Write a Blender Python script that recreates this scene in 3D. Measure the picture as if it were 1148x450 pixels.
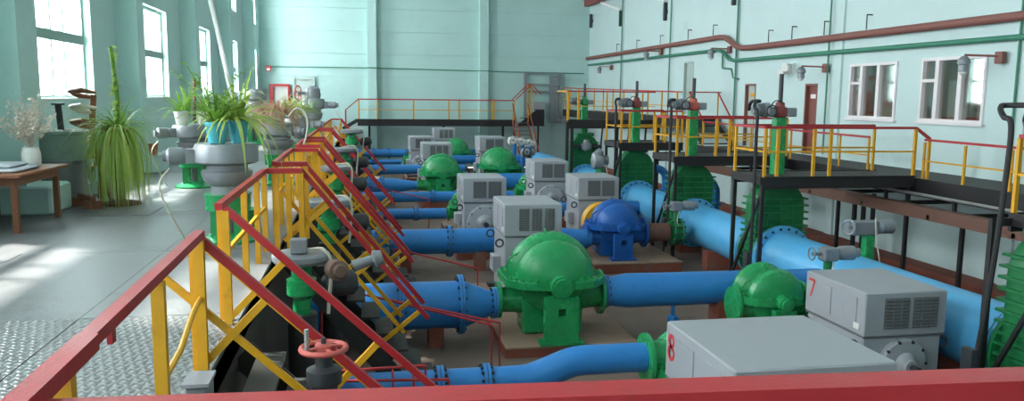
import bpy, math, random
from mathutils import Vector, Matrix
random.seed(7)
PI = math.pi
S = bpy.context.scene
COL = S.collection
for o in list(bpy.data.objects): bpy.data.objects.remove(o)

# ------------------------------------------------------------------ camera, world, light, exposure
cam = bpy.data.cameras.new('camera')
cam.sensor_width = 36.0
cam.lens = 900.0 / 1148.0 * 36.0
cam.clip_end = 300
camo = bpy.data.objects.new('camera', cam); COL.objects.link(camo)
RM = ((0.98344291, -0.01321896, 0.18073545), (-0.18091890, -0.12891826, 0.97501202), (0.01041145, -0.99156711, -0.12917530))
camo.matrix_world = Matrix(((RM[0][0], -RM[0][1], -RM[0][2], 0), (RM[1][0], -RM[1][1], -RM[1][2], 0), (RM[2][0], -RM[2][1], -RM[2][2], 1.8), (0, 0, 0, 1)))
S.camera = camo
w = bpy.data.worlds.new('sky'); S.world = w; w.use_nodes = True
bg = w.node_tree.nodes['Background']
bg.inputs[0].default_value = (0.93, 0.97, 1.0, 1); bg.inputs[1].default_value = 9.0
sun = bpy.data.lights.new('sun', 'SUN'); sun.energy = 7.0; sun.angle = math.radians(3); sun.color = (1, .95, .86)
suno = bpy.data.objects.new('sun', sun); COL.objects.link(suno)
suno.rotation_euler = Vector((-0.9, 0.45, 1.35)).to_track_quat('Z', 'Y').to_euler()
def portal(loc, rot, sx, sy):
    l = bpy.data.lights.new('daylight_portal', 'AREA'); l.shape = 'RECTANGLE'; l.size = sx; l.size_y = sy
    l.cycles.is_portal = True
    o = bpy.data.objects.new('daylight_portal', l); COL.objects.link(o); o.location = loc; o.rotation_euler = rot
vs = S.view_settings
vs.view_transform = 'Standard'; vs.look = 'None'; vs.gamma = 1; vs.use_curve_mapping = False
vs.exposure = 1.5

# ------------------------------------------------------------------ materials
def lin(c):
    return tuple(((v / 255 + .055) / 1.055) ** 2.4 if v > 10 else v / 255 / 12.92 for v in c) + (1,)
M = {}
def paint(name, c, rough=.45, metal=0.0, var=.10, scale=3.0, dirt=None, dirt_amt=.0, dscale=2.0, bump=.0, bscale=40., spec=.5):
    m = bpy.data.materials.new(name); m.use_nodes = True; nt = m.node_tree; N = nt.nodes; L = nt.links
    b = N['Principled BSDF']
    b.inputs['Metallic'].default_value = metal
    b.inputs['Specular IOR Level'].default_value = spec
    tc = N.new('ShaderNodeTexCoord')
    n1 = N.new('ShaderNodeTexNoise'); n1.inputs['Scale'].default_value = scale; n1.inputs['Detail'].default_value = 5; n1.inputs['Roughness'].default_value = .65
    L.new(tc.outputs['Object'], n1.inputs['Vector'])
    cl = lin(c)
    mx = N.new('ShaderNodeMix'); mx.data_type = 'RGBA'
    mx.inputs[6].default_value = tuple(v * (1 - var * 1.6) for v in cl[:3]) + (1,)
    mx.inputs[7].default_value = tuple(min(1, v * (1 + var * 1.6)) for v in cl[:3]) + (1,)
    L.new(n1.outputs['Fac'], mx.inputs[0]); out = mx.outputs[2]
    if dirt:
        n2 = N.new('ShaderNodeTexNoise'); n2.inputs['Scale'].default_value = dscale; n2.inputs['Detail'].default_value = 7; n2.inputs['Roughness'].default_value = .7
        L.new(tc.outputs['Object'], n2.inputs['Vector'])
        mr = N.new('ShaderNodeMapRange'); mr.inputs[1].default_value = .62 - dirt_amt * .3; mr.inputs[2].default_value = .78 - dirt_amt * .2; mr.inputs[4].default_value = min(1, .35 + dirt_amt)
        L.new(n2.outputs['Fac'], mr.inputs[0])
        m2 = N.new('ShaderNodeMix'); m2.data_type = 'RGBA'; m2.inputs[7].default_value = lin(dirt)
        L.new(mr.outputs[0], m2.inputs[0]); L.new(out, m2.inputs[6]); out = m2.outputs[2]
    L.new(out, b.inputs['Base Color'])
    mrr = N.new('ShaderNodeMapRange'); mrr.inputs[3].default_value = max(.05, rough - .1); mrr.inputs[4].default_value = min(1, rough + .12)
    L.new(n1.outputs['Fac'], mrr.inputs[0]); L.new(mrr.outputs[0], b.inputs['Roughness'])
    if bump:
        n3 = N.new('ShaderNodeTexNoise'); n3.inputs['Scale'].default_value = bscale; n3.inputs['Detail'].default_value = 4
        L.new(tc.outputs['Object'], n3.inputs['Vector'])
        bp = N.new('ShaderNodeBump'); bp.inputs['Strength'].default_value = bump; bp.inputs['Distance'].default_value = .02
        L.new(n3.outputs['Fac'], bp.inputs['Height']); L.new(bp.outputs[0], b.inputs['Normal'])
    M[name] = m; return m
paint('wall', (186, 217, 213), .75, var=.06, scale=.9, dirt=(160, 192, 189), dirt_amt=.10, dscale=.6, bump=.25, bscale=14)
paint('wall_lit', (200, 220, 219), .75, var=.05, scale=.9, dirt=(176, 196, 195), dirt_amt=.10, dscale=.6, bump=.25, bscale=14)  # lighter copy of the wall paint: window light on the right wall, in its colour
paint('wall_low', (176, 200, 198), .8, var=.07, scale=1.2, dirt=(120, 122, 114), dirt_amt=.2, dscale=1.1, bump=.2, bscale=14)
paint('reveal', (225, 232, 230), .7, var=.03)
paint('winframe', (140, 168, 160), .6, var=.1, scale=6)
paint('white_frame', (232, 224, 226), .5, var=.04)
paint('ceil', (200, 205, 202), .85, var=.05)
paint('plate', (126, 127, 130), .42, metal=.35, var=.16, scale=1.4, dirt=(84, 82, 80), dirt_amt=.3, dscale=.9, bump=.15, bscale=22)
paint('edge_dark', (66, 60, 56), .8, var=.15, bump=.3, bscale=10)
paint('pit', (118, 100, 90), .75, var=.18, scale=1.2, dirt=(70, 58, 52), dirt_amt=.35, dscale=.8, bump=.3, bscale=9)
paint('plinth_red', (138, 74, 58), .75, var=.16, scale=2.2, dirt=(124, 104, 92), dirt_amt=.35, dscale=1.6, bump=.3, bscale=9)
paint('plinth_top', (150, 122, 104), .8, var=.15, scale=2, dirt=(96, 78, 68), dirt_amt=.3, dscale=1.6, bump=.3, bscale=9)
paint('red', (178, 42, 48), .38, var=.10, scale=5, dirt=(120, 50, 44), dirt_amt=.12, dscale=6, bump=.08)
paint('darkred', (140, 62, 60), .5, var=.12, scale=4)
paint('yellow', (222, 160, 28), .42, var=.12, scale=5, dirt=(140, 96, 36), dirt_amt=.15, dscale=6, bump=.08)
paint('black', (34, 31, 33), .55, var=.2, scale=4, dirt=(70, 60, 54), dirt_amt=.15, dscale=3)
paint('stringer', (52, 52, 50), .6, var=.2, scale=4, dirt=(90, 80, 70), dirt_amt=.2, dscale=3)
paint('rust', (112, 78, 66), .75, var=.2, scale=4, dirt=(80, 50, 40), dirt_amt=.3, dscale=4)
paint('timber', (116, 92, 82), .75, var=.2, scale=5)
paint('blue', (44, 126, 198), .34, var=.10, scale=2.5, dirt=(24, 70, 124), dirt_amt=.12, dscale=3, bump=.05, bscale=20)
paint('blue_light', (92, 176, 226), .36, var=.08, scale=2, dirt=(70, 146, 200), dirt_amt=.10, dscale=2, bump=.05, bscale=12)
paint('blue_pump', (28, 92, 170), .35, var=.12, scale=4, dirt=(20, 50, 96), dirt_amt=.2, dscale=5)
paint('green', (38, 150, 88), .26, var=.10, scale=3, dirt=(14, 78, 44), dirt_amt=.12, dscale=4)
paint('green_valve', (30, 122, 70), .4, var=.12, scale=3, dirt=(16, 70, 40), dirt_amt=.2, dscale=3)
paint('green_wall', (62, 130, 106), .5, var=.1)
paint('motor', (160, 162, 168), .45, var=.05, scale=2, dirt=(140, 138, 138), dirt_amt=.12, dscale=2.5, bump=.03)
paint('motor_seam', (112, 114, 118), .6, var=.1)
paint('vent', (98, 98, 98), .6, var=.1)
paint('grey_metal', (138, 142, 148), .4, metal=.25, var=.12, scale=5, dirt=(92, 92, 94), dirt_amt=.2, dscale=5)
paint('dark_metal', (62, 64, 68), .5, metal=.3, var=.15, scale=5)
paint('bright_steel', (190, 190, 192), .3, metal=.7, var=.06)
paint('wheel_red', (196, 92, 84), .5, var=.1, scale=6)
paint('digit_red', (206, 58, 52), .5, var=.03)
paint('brown_pipe', (136, 86, 78), .55, var=.08, scale=3)
paint('door_brown', (132, 74, 66), .55, var=.08)
paint('door_grey', (176, 192, 186), .6, var=.05)
paint('room_behind', (196, 158, 132), .8, var=.15, scale=1.5)
paint('leaf', (128, 170, 70), .45, var=.25, scale=9)
paint('leaf_pale', (178, 200, 104), .45, var=.2, scale=9)
paint('leaf_dry', (200, 158, 132), .7, var=.2, scale=9)
paint('flower', (226, 214, 202), .7, var=.1, scale=9)
paint('terracotta', (168, 96, 66), .7, var=.12, scale=6)
paint('pot_blue', (84, 180, 196), .35, var=.06)
paint('white_paint', (222, 222, 218), .5, var=.06)
paint('wood', (132, 84, 60), .55, var=.2, scale=6)
paint('cord', (196, 190, 176), .5, var=.06)
paint('drum', (140, 158, 150), .55, var=.12, scale=4, dirt=(92, 104, 98), dirt_amt=.3, dscale=4)
paint('tarp', (120, 116, 114), .85, var=.15, scale=6, bump=.5, bscale=8)
paint('cloth', (170, 176, 182), .8, var=.1, scale=8)
paint('soil', (70, 54, 42), .9, var=.2, scale=10)
def glass(name, tint, gl):
    m = bpy.data.materials.new(name); m.use_nodes = True; nt = m.node_tree; N = nt.nodes; L = nt.links
    for n in list(N):
        if n.type != 'OUTPUT_MATERIAL': N.remove(n)
    t = N.new('ShaderNodeBsdfTransparent'); t.inputs[0].default_value = tint
    g = N.new('ShaderNodeBsdfGlossy'); g.inputs['Roughness'].default_value = .04
    mx = N.new('ShaderNodeMixShader'); lw = N.new('ShaderNodeLayerWeight'); lw.inputs[0].default_value = .3
    pw5 = N.new('ShaderNodeMath'); pw5.operation = 'POWER'; pw5.inputs[1].default_value = 3; L.new(lw.outputs['Facing'], pw5.inputs[0])
    fr = N.new('ShaderNodeMath'); fr.operation = 'MULTIPLY_ADD'; fr.inputs[1].default_value = .5; fr.inputs[2].default_value = gl; L.new(pw5.outputs[0], fr.inputs[0])
    L.new(fr.outputs[0], mx.inputs[0]); L.new(t.outputs[0], mx.inputs[1]); L.new(g.outputs[0], mx.inputs[2])
    L.new(mx.outputs[0], N['Material Output'].inputs[0]); M[name] = m
for nme in ('leaf', 'leaf_pale', 'leaf_dry', 'flower'):
    nt = M[nme].node_tree; b = nt.nodes['Principled BSDF']; tr = nt.nodes.new('ShaderNodeBsdfTranslucent'); mx = nt.nodes.new('ShaderNodeMixShader'); mx.inputs[0].default_value = .42
    nt.links.new(b.inputs['Base Color'].links[0].from_socket, tr.inputs[0]); nt.links.new(b.outputs[0], mx.inputs[1]); nt.links.new(tr.outputs[0], mx.inputs[2]); nt.links.new(mx.outputs[0], nt.nodes['Material Output'].inputs[0])
glass('glass', (.95, .97, .97, 1), .03)
glass('glass_office', (.9, .88, .84, 1), .28)
# checker plate: small raised lozenges as bump on steel
def checker():
    m = paint('checker', (130, 130, 132), .36, metal=.4, var=.14, scale=1.5, dirt=(90, 88, 86), dirt_amt=.25, dscale=1.1)
    nt = m.node_tree; N = nt.nodes; L = nt.links; tc = N.new('ShaderNodeTexCoord')
    hs = []
    for a in (45, -45):
        mp = N.new('ShaderNodeMapping'); mp.inputs['Rotation'].default_value = (0, 0, math.radians(a)); mp.inputs['Scale'].default_value = (95, 95, 1)
        L.new(tc.outputs['Object'], mp.inputs[0])
        sx = N.new('ShaderNodeSeparateXYZ'); L.new(mp.outputs[0], sx.inputs[0])
        r = []
        for k, f in ((0, 1.0), (1, .5)):
            mu = N.new('ShaderNodeMath'); mu.operation = 'MULTIPLY'; mu.inputs[1].default_value = f; L.new(sx.outputs[k], mu.inputs[0])
            sn = N.new('ShaderNodeMath'); sn.operation = 'SINE'; L.new(mu.outputs[0], sn.inputs[0]); r.append(sn)
        p = N.new('ShaderNodeMath'); p.operation = 'MULTIPLY'; L.new(r[0].outputs[0], p.inputs[0]); L.new(r[1].outputs[0], p.inputs[1]); hs.append(p)
    mxx = N.new('ShaderNodeMath'); mxx.operation = 'MAXIMUM'; L.new(hs[0].outputs[0], mxx.inputs[0]); L.new(hs[1].outputs[0], mxx.inputs[1])
    bp = N.new('ShaderNodeBump'); bp.inputs['Strength'].default_value = .7; bp.inputs['Distance'].default_value = .006
    L.new(mxx.outputs[0], bp.inputs['Height']); L.new(bp.outputs[0], N['Principled BSDF'].inputs['Normal'])
checker()

# ------------------------------------------------------------------ mesh helpers
V = Vector
class MB:
    def __init__(s): s.v = []; s.f = []; s.s = []
    def _add(s, vs, fs, smooth=False):
        n = len(s.v); s.v += [tuple(p) for p in vs]
        for f in fs: s.f.append(tuple(i + n for i in f)); s.s.append(smooth)
        return s
    def hexa(s, p):   # 8 corners: bottom 4 ccw, top 4 ccw
        return s._add(p, [(3, 2, 1, 0), (4, 5, 6, 7), (0, 1, 5, 4), (1, 2, 6, 5), (2, 3, 7, 6), (3, 0, 4, 7)])
    def box(s, x0, x1, y0, y1, z0, z1, ch=0):
        if ch:
            c = ch
            A = []
            for (ax, bx_, cy) in ((0, 0, 0),):
                pass
            a = [(x0 + c, y0), (x1 - c, y0), (x1, y0 + c), (x1, y1 - c), (x1 - c, y1), (x0 + c, y1), (x0, y1 - c), (x0, y0 + c)]
            cx, cy = (x0 + x1) / 2, (y0 + y1) / 2
            def ring(z, k): return [(px + (cx - px) / max(1e-6, abs(cx - px)) * k if abs(cx - px) > k else px, py + (cy - py) / max(1e-6, abs(cy - py)) * k if abs(cy - py) > k else py, z) for px, py in a]
            vs = ring(z0, c) + ring(z0 + c, 0) + ring(z1 - c, 0) + ring(z1, c)
            fs = [tuple(reversed(range(8))), tuple(range(24, 32))]
            for r in range(3):
                for i in range(8): j = (i + 1) % 8; fs.append((r * 8 + i, r * 8 + j, r * 8 + 8 + j, r * 8 + 8 + i))
            return s._add(vs, fs)
        return s.hexa([(x0, y0, z0), (x1, y0, z0), (x1, y1, z0), (x0, y1, z0), (x0, y0, z1), (x1, y0, z1), (x1, y1, z1), (x0, y1, z1)])
    def cb(s, c, d, ch=0): return s.box(c[0] - d[0] / 2, c[0] + d[0] / 2, c[1] - d[1] / 2, c[1] + d[1] / 2, c[2] - d[2] / 2, c[2] + d[2] / 2, ch)
    def bar(s, p0, p1, w, h, up=(0, 0, 1)):   # rectangular bar between two points
        p0, p1 = V(p0), V(p1); d = (p1 - p0).normalized(); u = V(up)
        if abs(d.dot(u)) > .99: u = V((0, 1, 0))
        r = d.cross(u).normalized() * w / 2; u2 = r.cross(d).normalized() * h / 2
        a = [p0 - r - u2, p0 + r - u2, p0 + r + u2, p0 - r + u2]; b = [q + (p1 - p0) for q in a]
        return s._add(a + b, [(3, 2, 1, 0), (4, 5, 6, 7), (0, 1, 5, 4), (1, 2, 6, 5), (2, 3, 7, 6), (3, 0, 4, 7)][:0] + [(0, 1, 2, 3), (7, 6, 5, 4), (0, 4, 5, 1), (1, 5, 6, 2), (2, 6, 7, 3), (3, 7, 4, 0)])
    def cyl(s, p0, p1, r0, r1=None, n=16, caps=True):
        r1 = r0 if r1 is None else r1; return s.rev(p0, V(p1) - V(p0), [(0, r0), ((V(p1) - V(p0)).length, r1)], n, caps)
    def rev(s, o, ax, prof, n=24, caps=True, a0=0, a1=2 * PI, ref=None, sx=1.0, smooth=True):
        # revolve profile (distance along axis, radius); partial angle if a1-a0 < 2pi
        o = V(o); d = V(ax).normalized()
        u = V(ref) if ref else (V((0, 0, 1)) if abs(d.z) < .9 else V((1, 0, 0)))
        u = (u - d * u.dot(d)).normalized(); w_ = d.cross(u)
        full = abs(a1 - a0 - 2 * PI) < 1e-4; m = n if full else n + 1
        vs = []
        for t, r in prof:
            for i in range(m):
                a = a0 + (a1 - a0) * i / n
                vs.append(o + d * t + u * (r * math.cos(a)) + w_ * (r * sx * math.sin(a)))
        fs = []
        for k in range(len(prof) - 1):
            for i in range(n):
                j = (i + 1) % m
                fs.append((k * m + i, k * m + j, (k + 1) * m + j, (k + 1) * m + i))
        s._add(vs, fs, smooth)
        if caps:
            base = len(s.v) - len(vs)
            for k, rev in ((0, True), (len(prof) - 1, False)):
                if prof[k][1] > 1e-5:
                    idx = [base + k * m + i for i in range(m)]
                    s.f.append(tuple(reversed(idx)) if rev else tuple(idx)); s.s.append(False)
        return s
    def tube(s, pts, r, n=10, close=False, caps=True):
        pts = [V(p) for p in pts]; rs = r if isinstance(r, (list, tuple)) else [r] * len(pts)
        vs = []; N_ = len(pts); u = None
        for i, p in enumerate(pts):
            if close: d = pts[(i + 1) % N_] - pts[i - 1]
            else: d = pts[min(i + 1, N_ - 1)] - pts[max(i - 1, 0)]
            d.normalize()
            if u is None: u = d.cross(V((0, 0, 1)) if abs(d.z) < .9 else V((1, 0, 0)))
            u = (u - d * u.dot(d)).normalized(); w_ = d.cross(u)
            for k in range(n):
                a = 2 * PI * k / n; vs.append(p + u * (rs[i] * math.cos(a)) + w_ * (rs[i] * math.sin(a)))
        fs = []
        for i in range(N_ if close else N_ - 1):
            i2 = (i + 1) % N_
            for k in range(n): k2 = (k + 1) % n; fs.append((i * n + k, i * n + k2, i2 * n + k2, i2 * n + k))
        s._add(vs, fs, True)
        if caps and not close:
            b = len(s.v) - len(vs)
            s.f.append(tuple(b + k for k in reversed(range(n)))); s.s.append(False)
            s.f.append(tuple(b + (N_ - 1) * n + k for k in range(n))); s.s.append(False)
        return s
    def hose(s, pts, r, n=8, k=5):   # tube through a smoothed polyline
        P = [V(p) for p in pts]; Q = []
        for i in range(len(P) - 1):
            p0, p1, p2, p3 = P[max(i - 1, 0)], P[i], P[i + 1], P[min(i + 2, len(P) - 1)]
            for j in range(k):
                t = j / k; Q.append(.5 * ((2 * p1) + (p2 - p0) * t + (2 * p0 - 5 * p1 + 4 * p2 - p3) * t * t + (3 * p1 - p0 - 3 * p2 + p3) * t ** 3))
        Q.append(P[-1]); return s.tube(Q, r, n)
    def torus(s, c, ax, R, r, n=24, m=8):
        c = V(c); d = V(ax).normalized(); u = d.cross(V((0, 0, 1)) if abs(d.z) < .9 else V((1, 0, 0))).normalized(); w_ = d.cross(u)
        return s.tube([c + u * (R * math.cos(2 * PI * i / n)) + w_ * (R * math.sin(2 * PI * i / n)) for i in range(n)], r, m, close=True)
    def prism(s, poly, axis, t0, t1):   # poly in the two other axes; axis 'x','y','z'
        def P(a, b, t): return {'x': (t, a, b), 'y': (a, t, b), 'z': (a, b, t)}[axis]
        n = len(poly); vs = [P(a, b, t0) for a, b in poly] + [P(a, b, t1) for a, b in poly]
        fs = [tuple(range(n)), tuple(reversed(range(n, 2 * n)))] + [(i, n + i, n + (i + 1) % n, (i + 1) % n) for i in range(n)]
        return s._add(vs, fs)
    def blade(s, p, az, el, L, droop, w0, n=7):
        p = V(p); d = V((math.cos(az) * math.cos(el), math.sin(az) * math.cos(el), math.sin(el)))
        side = V((-math.sin(az), math.cos(az), 0)); vs = []
        for i in range(n + 1):
            t = i / n; ww = w0 * (1 - t) ** .6 * (.55 + 1.2 * t * (1 - t)) if i < n else .0015
            vs += [p - side * ww, p + side * ww + V((0, 0, ww * .5))]
            d = (d + V((0, 0, -droop / n))).normalized(); p = p + d * (L / n)
        return s._add(vs, [(2 * i, 2 * i + 1, 2 * i + 3, 2 * i + 2) for i in range(n)], True)
    def leaf(s, p, nrm_az, tilt, L, w_):
        p = V(p); d = V((math.cos(nrm_az) * math.cos(tilt), math.sin(nrm_az) * math.cos(tilt), math.sin(tilt))); sd = V((-math.sin(nrm_az), math.cos(nrm_az), 0)) * w_ / 2
        return s._add([p, p + d * L * .5 + sd, p + d * L, p + d * L * .5 - sd], [(0, 1, 2, 3)])
    def build(s, name, mat, parent=None, loc=None, kind=None):
        if parent is not None: org = ORG[parent.name]
        else: org = V(loc) if loc is not None else V((0, 0, 0))
        me = bpy.data.meshes.new(name)
        me.from_pydata([(a - org.x, b - org.y, c - org.z) for a, b, c in s.v], [], s.f)
        me.polygons.foreach_set('use_smooth', s.s)
        me.validate(); me.update()
        me.set_sharp_from_angle(angle=math.radians(32))
        me.materials.append(M[mat])
        o = bpy.data.objects.new(name, me); COL.objects.link(o)
        if parent is not None: o.parent = parent
        else: o.location = org
        ORG[o.name] = org
        if kind: o['kind'] = kind
        return o
ORG = {}
def fix_normals(o):
    import bmesh
    bm = bmesh.new(); bm.from_mesh(o.data); bmesh.ops.recalc_face_normals(bm, faces=bm.faces); bm.to_mesh(o.data); bm.free()
def tag(o, label, cat, group=None):
    o['label'] = label; o['category'] = cat
    if group: o['group'] = group
    return o
def thing(name, label, cat, loc, group=None):
    o = bpy.data.objects.new(name, None); COL.objects.link(o); o.location = loc; o.empty_display_size = .1
    ORG[o.name] = V(loc); return tag(o, label, cat, group)
def struct(mb, name, mat, loc=(0, 0, 0)):
    o = mb.build(name, mat, None, loc); o['kind'] = 'structure'; return o
def sgroup(name, loc=(0, 0, 0)):
    o = bpy.data.objects.new(name, None); COL.objects.link(o); o.location = loc; ORG[o.name] = V(loc); o['kind'] = 'structure'; return o

# ------------------------------------------------------------------ room shell
XL, XR, YB, YN, ZP, ZC = -5.3, 12.6, 44.5, -5.0, -2.2, 9.0
XE = -1.0          # edge of the upper floor along the pit
YE = 2.2           # near edge of the pit
WY = [14.75 + 6.4 * k for k in range(-3, 5)]     # left windows, near jamb
WW = 2.75
# left wall from blocks around the openings, wall 0.45 thick
mb = MB()
zs = [(ZP, 1.65), (3.98, 5.2), (7.5, ZC)]
for z0, z1 in zs: mb.box(XL - .45, XL, YN, YB + .4, z0, z1)
for z0, z1 in ((1.65, 3.98), (5.2, 7.5)):
    y = YN
    for wy in WY: mb.box(XL - .45, XL, y, wy, z0, z1); y = wy + WW
    mb.box(XL - .45, XL, y, YB + .4, z0, z1)
wl = struct(mb, 'wall_left', 'wall')
for k in range(-2, 5):      # pilasters with plinths
    y = 12.75 + 6.4 * k
    MB().box(XL, XL + .45, y, y + .55, 0, ZC).build('pilaster', 'wall', wl)
    MB().box(XL, XL + .8, y - .12, y + .75, 0, .42, .03).build('pilaster_plinth', 'wall', wl)
wn = 0
for wy in WY:
    for z0, z1 in ((1.65, 3.98), (5.2, 7.5)):
        wn += 1
        g = sgroup('window_%d' % wn, (XL - .3, wy + WW / 2, z0))
        x0, x1 = XL - .22, XL - .14; zm = (z0 + z1) / 2 - .02
        fr = MB(); fr.box(x0, x1, wy, wy + .09, z0, z1).box(x0, x1, wy + WW - .09, wy + WW, z0, z1).box(x0, x1, wy + .09, wy + WW - .09, z0, z0 + .08).box(x0, x1, wy + .09, wy + WW - .09, z1 - .08, z1)
        fr.build('window_frame', 'winframe', g)
        MB().box(x0 - .02, x1 + .03, wy + .09, wy + WW - .09, zm - .09, zm + .09).build('transom', 'winframe', g)
        ys = [wy + .09, wy + WW * .37, wy + WW * .6, wy + WW - .09]
        for yy in ys[1:3]:
            for a, b in ((z0 + .08, zm - .09), (zm + .09, z1 - .08)): MB().box(x0 + .01, x1, yy - .032, yy + .032, a, b).build('glazing_bar', 'winframe', g)
        for i in range(3):
            for a, b in ((z0 + .08, zm - .09), (zm + .09, z1 - .08)): MB().box(x0 + .03, x0 + .036, ys[i] + .01, ys[i + 1] - .01, a, b).build('pane', 'glass', g)
        MB().box(XL - .14, XL + .02, wy + .002, wy + WW - .002, z0 + .001, z0 + .03).build('window_sill', 'reveal', g)
        portal((XL - .44, wy + WW / 2, (z0 + z1) / 2), (0, -PI / 2, 0), z1 - z0, WW)
# back wall: panels between columns, joints recessed
wb = struct(MB().box(XL - .45, XR + .4, YB + .05, YB + .4, ZP, ZC), 'wall_back', 'wall_low')
zrow = [ZP, -.9, .35, 1.55, 2.75, 3.95, 5.15, 6.35, 7.55, ZC]
xcol = [(XL, .25), (.72, 6.3), (6.8, XR)]
for a, b in xcol:
    for i in range(len(zrow) - 1):
        MB().box(a, b, YB, YB + .05, zrow[i] + .008, zrow[i + 1] - .008).build('wall_panel', 'wall' if zrow[i] > .2 else 'wall_low', wb)
for x in (.25, 6.3):
    MB().box(x, x + .48, YB - .4, YB + .05, ZP, ZC).build('column', 'wall', wb)
# right wall with openings
ops = [(14.62, 16.6, 1.32, 2.75), (17.45, 19.37, 1.32, 2.72), (20.9, 21.55, .22, 2.24), (24.55, 25.3, .22, 2.28), (29.65, 30.65, 1.15, 3.22)]
mb = MB(); y = YN
for y0, y1, z0, z1 in ops:
    mb.box(XR, XR + .4, y, y0, ZP, ZC); mb.box(XR, XR + .4, y0, y1, ZP, z0); mb.box(XR, XR + .4, y0, y1, z1, ZC); y = y1
mb.box(XR, XR + .4, y, YB + .05, ZP, ZC)
wr = struct(mb, 'wall_right', 'wall_lit')
for y in (13.7, 19.9, 26.1, 32.3, 38.5): MB().box(XR - .06, XR, y - .16, y + .16, ZP, ZC).build('pilaster', 'wall_lit', wr)
wnr = struct(MB().box(XL - .45, XR + .4, YN - .3, YN, ZP, ZC), 'wall_near', 'wall')
cl = struct(MB().box(XL - .45, XR + .4, YN - .3, YB + .4, ZC, ZC + .3), 'ceiling', 'ceil')
# right wall office windows and doors
for i, (y0, y1, z0, z1) in enumerate(ops[:2]):
    g = sgroup('window_%d' % (wn + 1 + i), (XR, (y0 + y1) / 2, z0))
    x0, x1 = XR - .04, XR + .1
    W_ = y1 - y0
    yv = [y1, y1 - .26 * W_, y1 - .62 * W_, y0]      # narrow light first (far side), then two wide ones
    f = MB(); t = .07
    f.box(x0, x1, y0, y0 + t, z0, z1).box(x0, x1, y1 - t, y1, z0, z1).box(x0, x1, y0 + t, y1 - t, z0, z0 + t).box(x0, x1, y0 + t, y1 - t, z1 - t, z1)
    f.build('window_frame', 'white_frame', g)
    for yy in yv[1:3]: MB().box(x0 + .01, x1, yy - .06, yy + .06, z0 + t, z1 - t).build('mullion', 'white_frame', g)
    MB().box(x0 + .01, x1, yv[1] + .06, y1 - t, z0 + .62 * (z1 - z0), z0 + .62 * (z1 - z0) + .07).build('transom', 'white_frame', g)
    zc = z0 + .62 * (z1 - z0)
    for (a, b, c, d) in ((yv[1] + .06, y1 - t, z0 + t, zc), (yv[1] + .06, y1 - t, zc + .07, z1 - t), (yv[2] + .06, yv[1] - .06, z0 + t, z1 - t), (y0 + t, yv[2] - .06, z0 + t, z1 - t)):
        MB().box(XR + .05, XR + .056, a, b, c, d).build('pane', 'glass_office', g)
    MB().box(XR - .09, XR + .02, y0 - .05, y1 + .05, z0 - .05, z0 - .002).build('window_sill', 'white_frame', g)
    # the office behind the glass
    r = MB(); r.box(XR + 1.6, XR + 1.7, y0 - .4, y1 + .4, z0 - .6, z1 + .5).box(XR + .42, XR + 1.6, y0 - .5, y0 - .4, z0 - .6, z1 + .5).box(XR + .42, XR + 1.6, y1 + .4, y1 + .5, z0 - .6, z1 + .5).box(XR + .42, XR + 1.6, y0 - .4, y1 + .4, z1 + .4, z1 + .5).box(XR + .42, XR + 1.6, y0 - .4, y1 + .4, z0 - .6, z0 - .5)
    r.build('office_room', 'room_behind', g)
    for a, b in ((.12, .4), (.55, .86)) if i == 0 else ((.05, .3), (.34, .62)):
        c = MB(); n = 14
        for q in range(n):
            u0, u1 = y0 + W_ * (a + (b - a) * q / n), y0 + W_ * (a + (b - a) * (q + 1) / n); dx = .05 * (q % 2)
            c._add([(XR + .5 + dx, u0, z0 - .1), (XR + .55 - dx, u1, z0 - .1), (XR + .55 - dx, u1, z1 - .5), (XR + .5 + dx, u0, z1 - .5)], [(0, 1, 2, 3)], True)
        c.build('curtain', 'white_paint', g)
for i, (y0, y1, z0, z1) in enumerate(ops[2:]):
    g = sgroup('door_%d' % (i + 1), (XR, (y0 + y1) / 2, z0)); m = ('door_brown', 'door_grey', 'door_grey')[i]
    MB().box(XR + .1, XR + .16, y0 + .06, y1 - .06, z0, z1 - .06).build('door_leaf', m, g)
    MB().box(XR - .01, XR + .2, y0, y0 + .06, z0, z1).box(XR - .01, XR + .2, y1 - .06, y1, z0, z1).box(XR - .01, XR + .2, y0 + .06, y1 - .06, z1 - .06, z1).build('door_frame', 'brown_pipe' if i < 2 else 'door_grey', g)
    if i < 2: MB().box(XR + .085, XR + .1, (y0 + y1) / 2 - .16, (y0 + y1) / 2 + .16, z1 - .42, z1 - .3).build('door_sign', 'yellow' if i else 'white_frame', g)
    MB().cyl((XR + .06, y0 + .14, z0 + 1), (XR + .1, y0 + .14, z0 + 1), .025).build('door_handle', 'dark_metal', g)
# pit floor and its side walls
struct(MB().box(XE, XR, YE, YB, ZP - .2, ZP), 'floor_pit', 'pit')
pw = struct(MB().box(XE - .3, XE, YE - .3, YB, ZP, -.04).box(XE, XR, YE - .3, YE, ZP, -.04), 'wall_pit', 'edge_dark')
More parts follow.
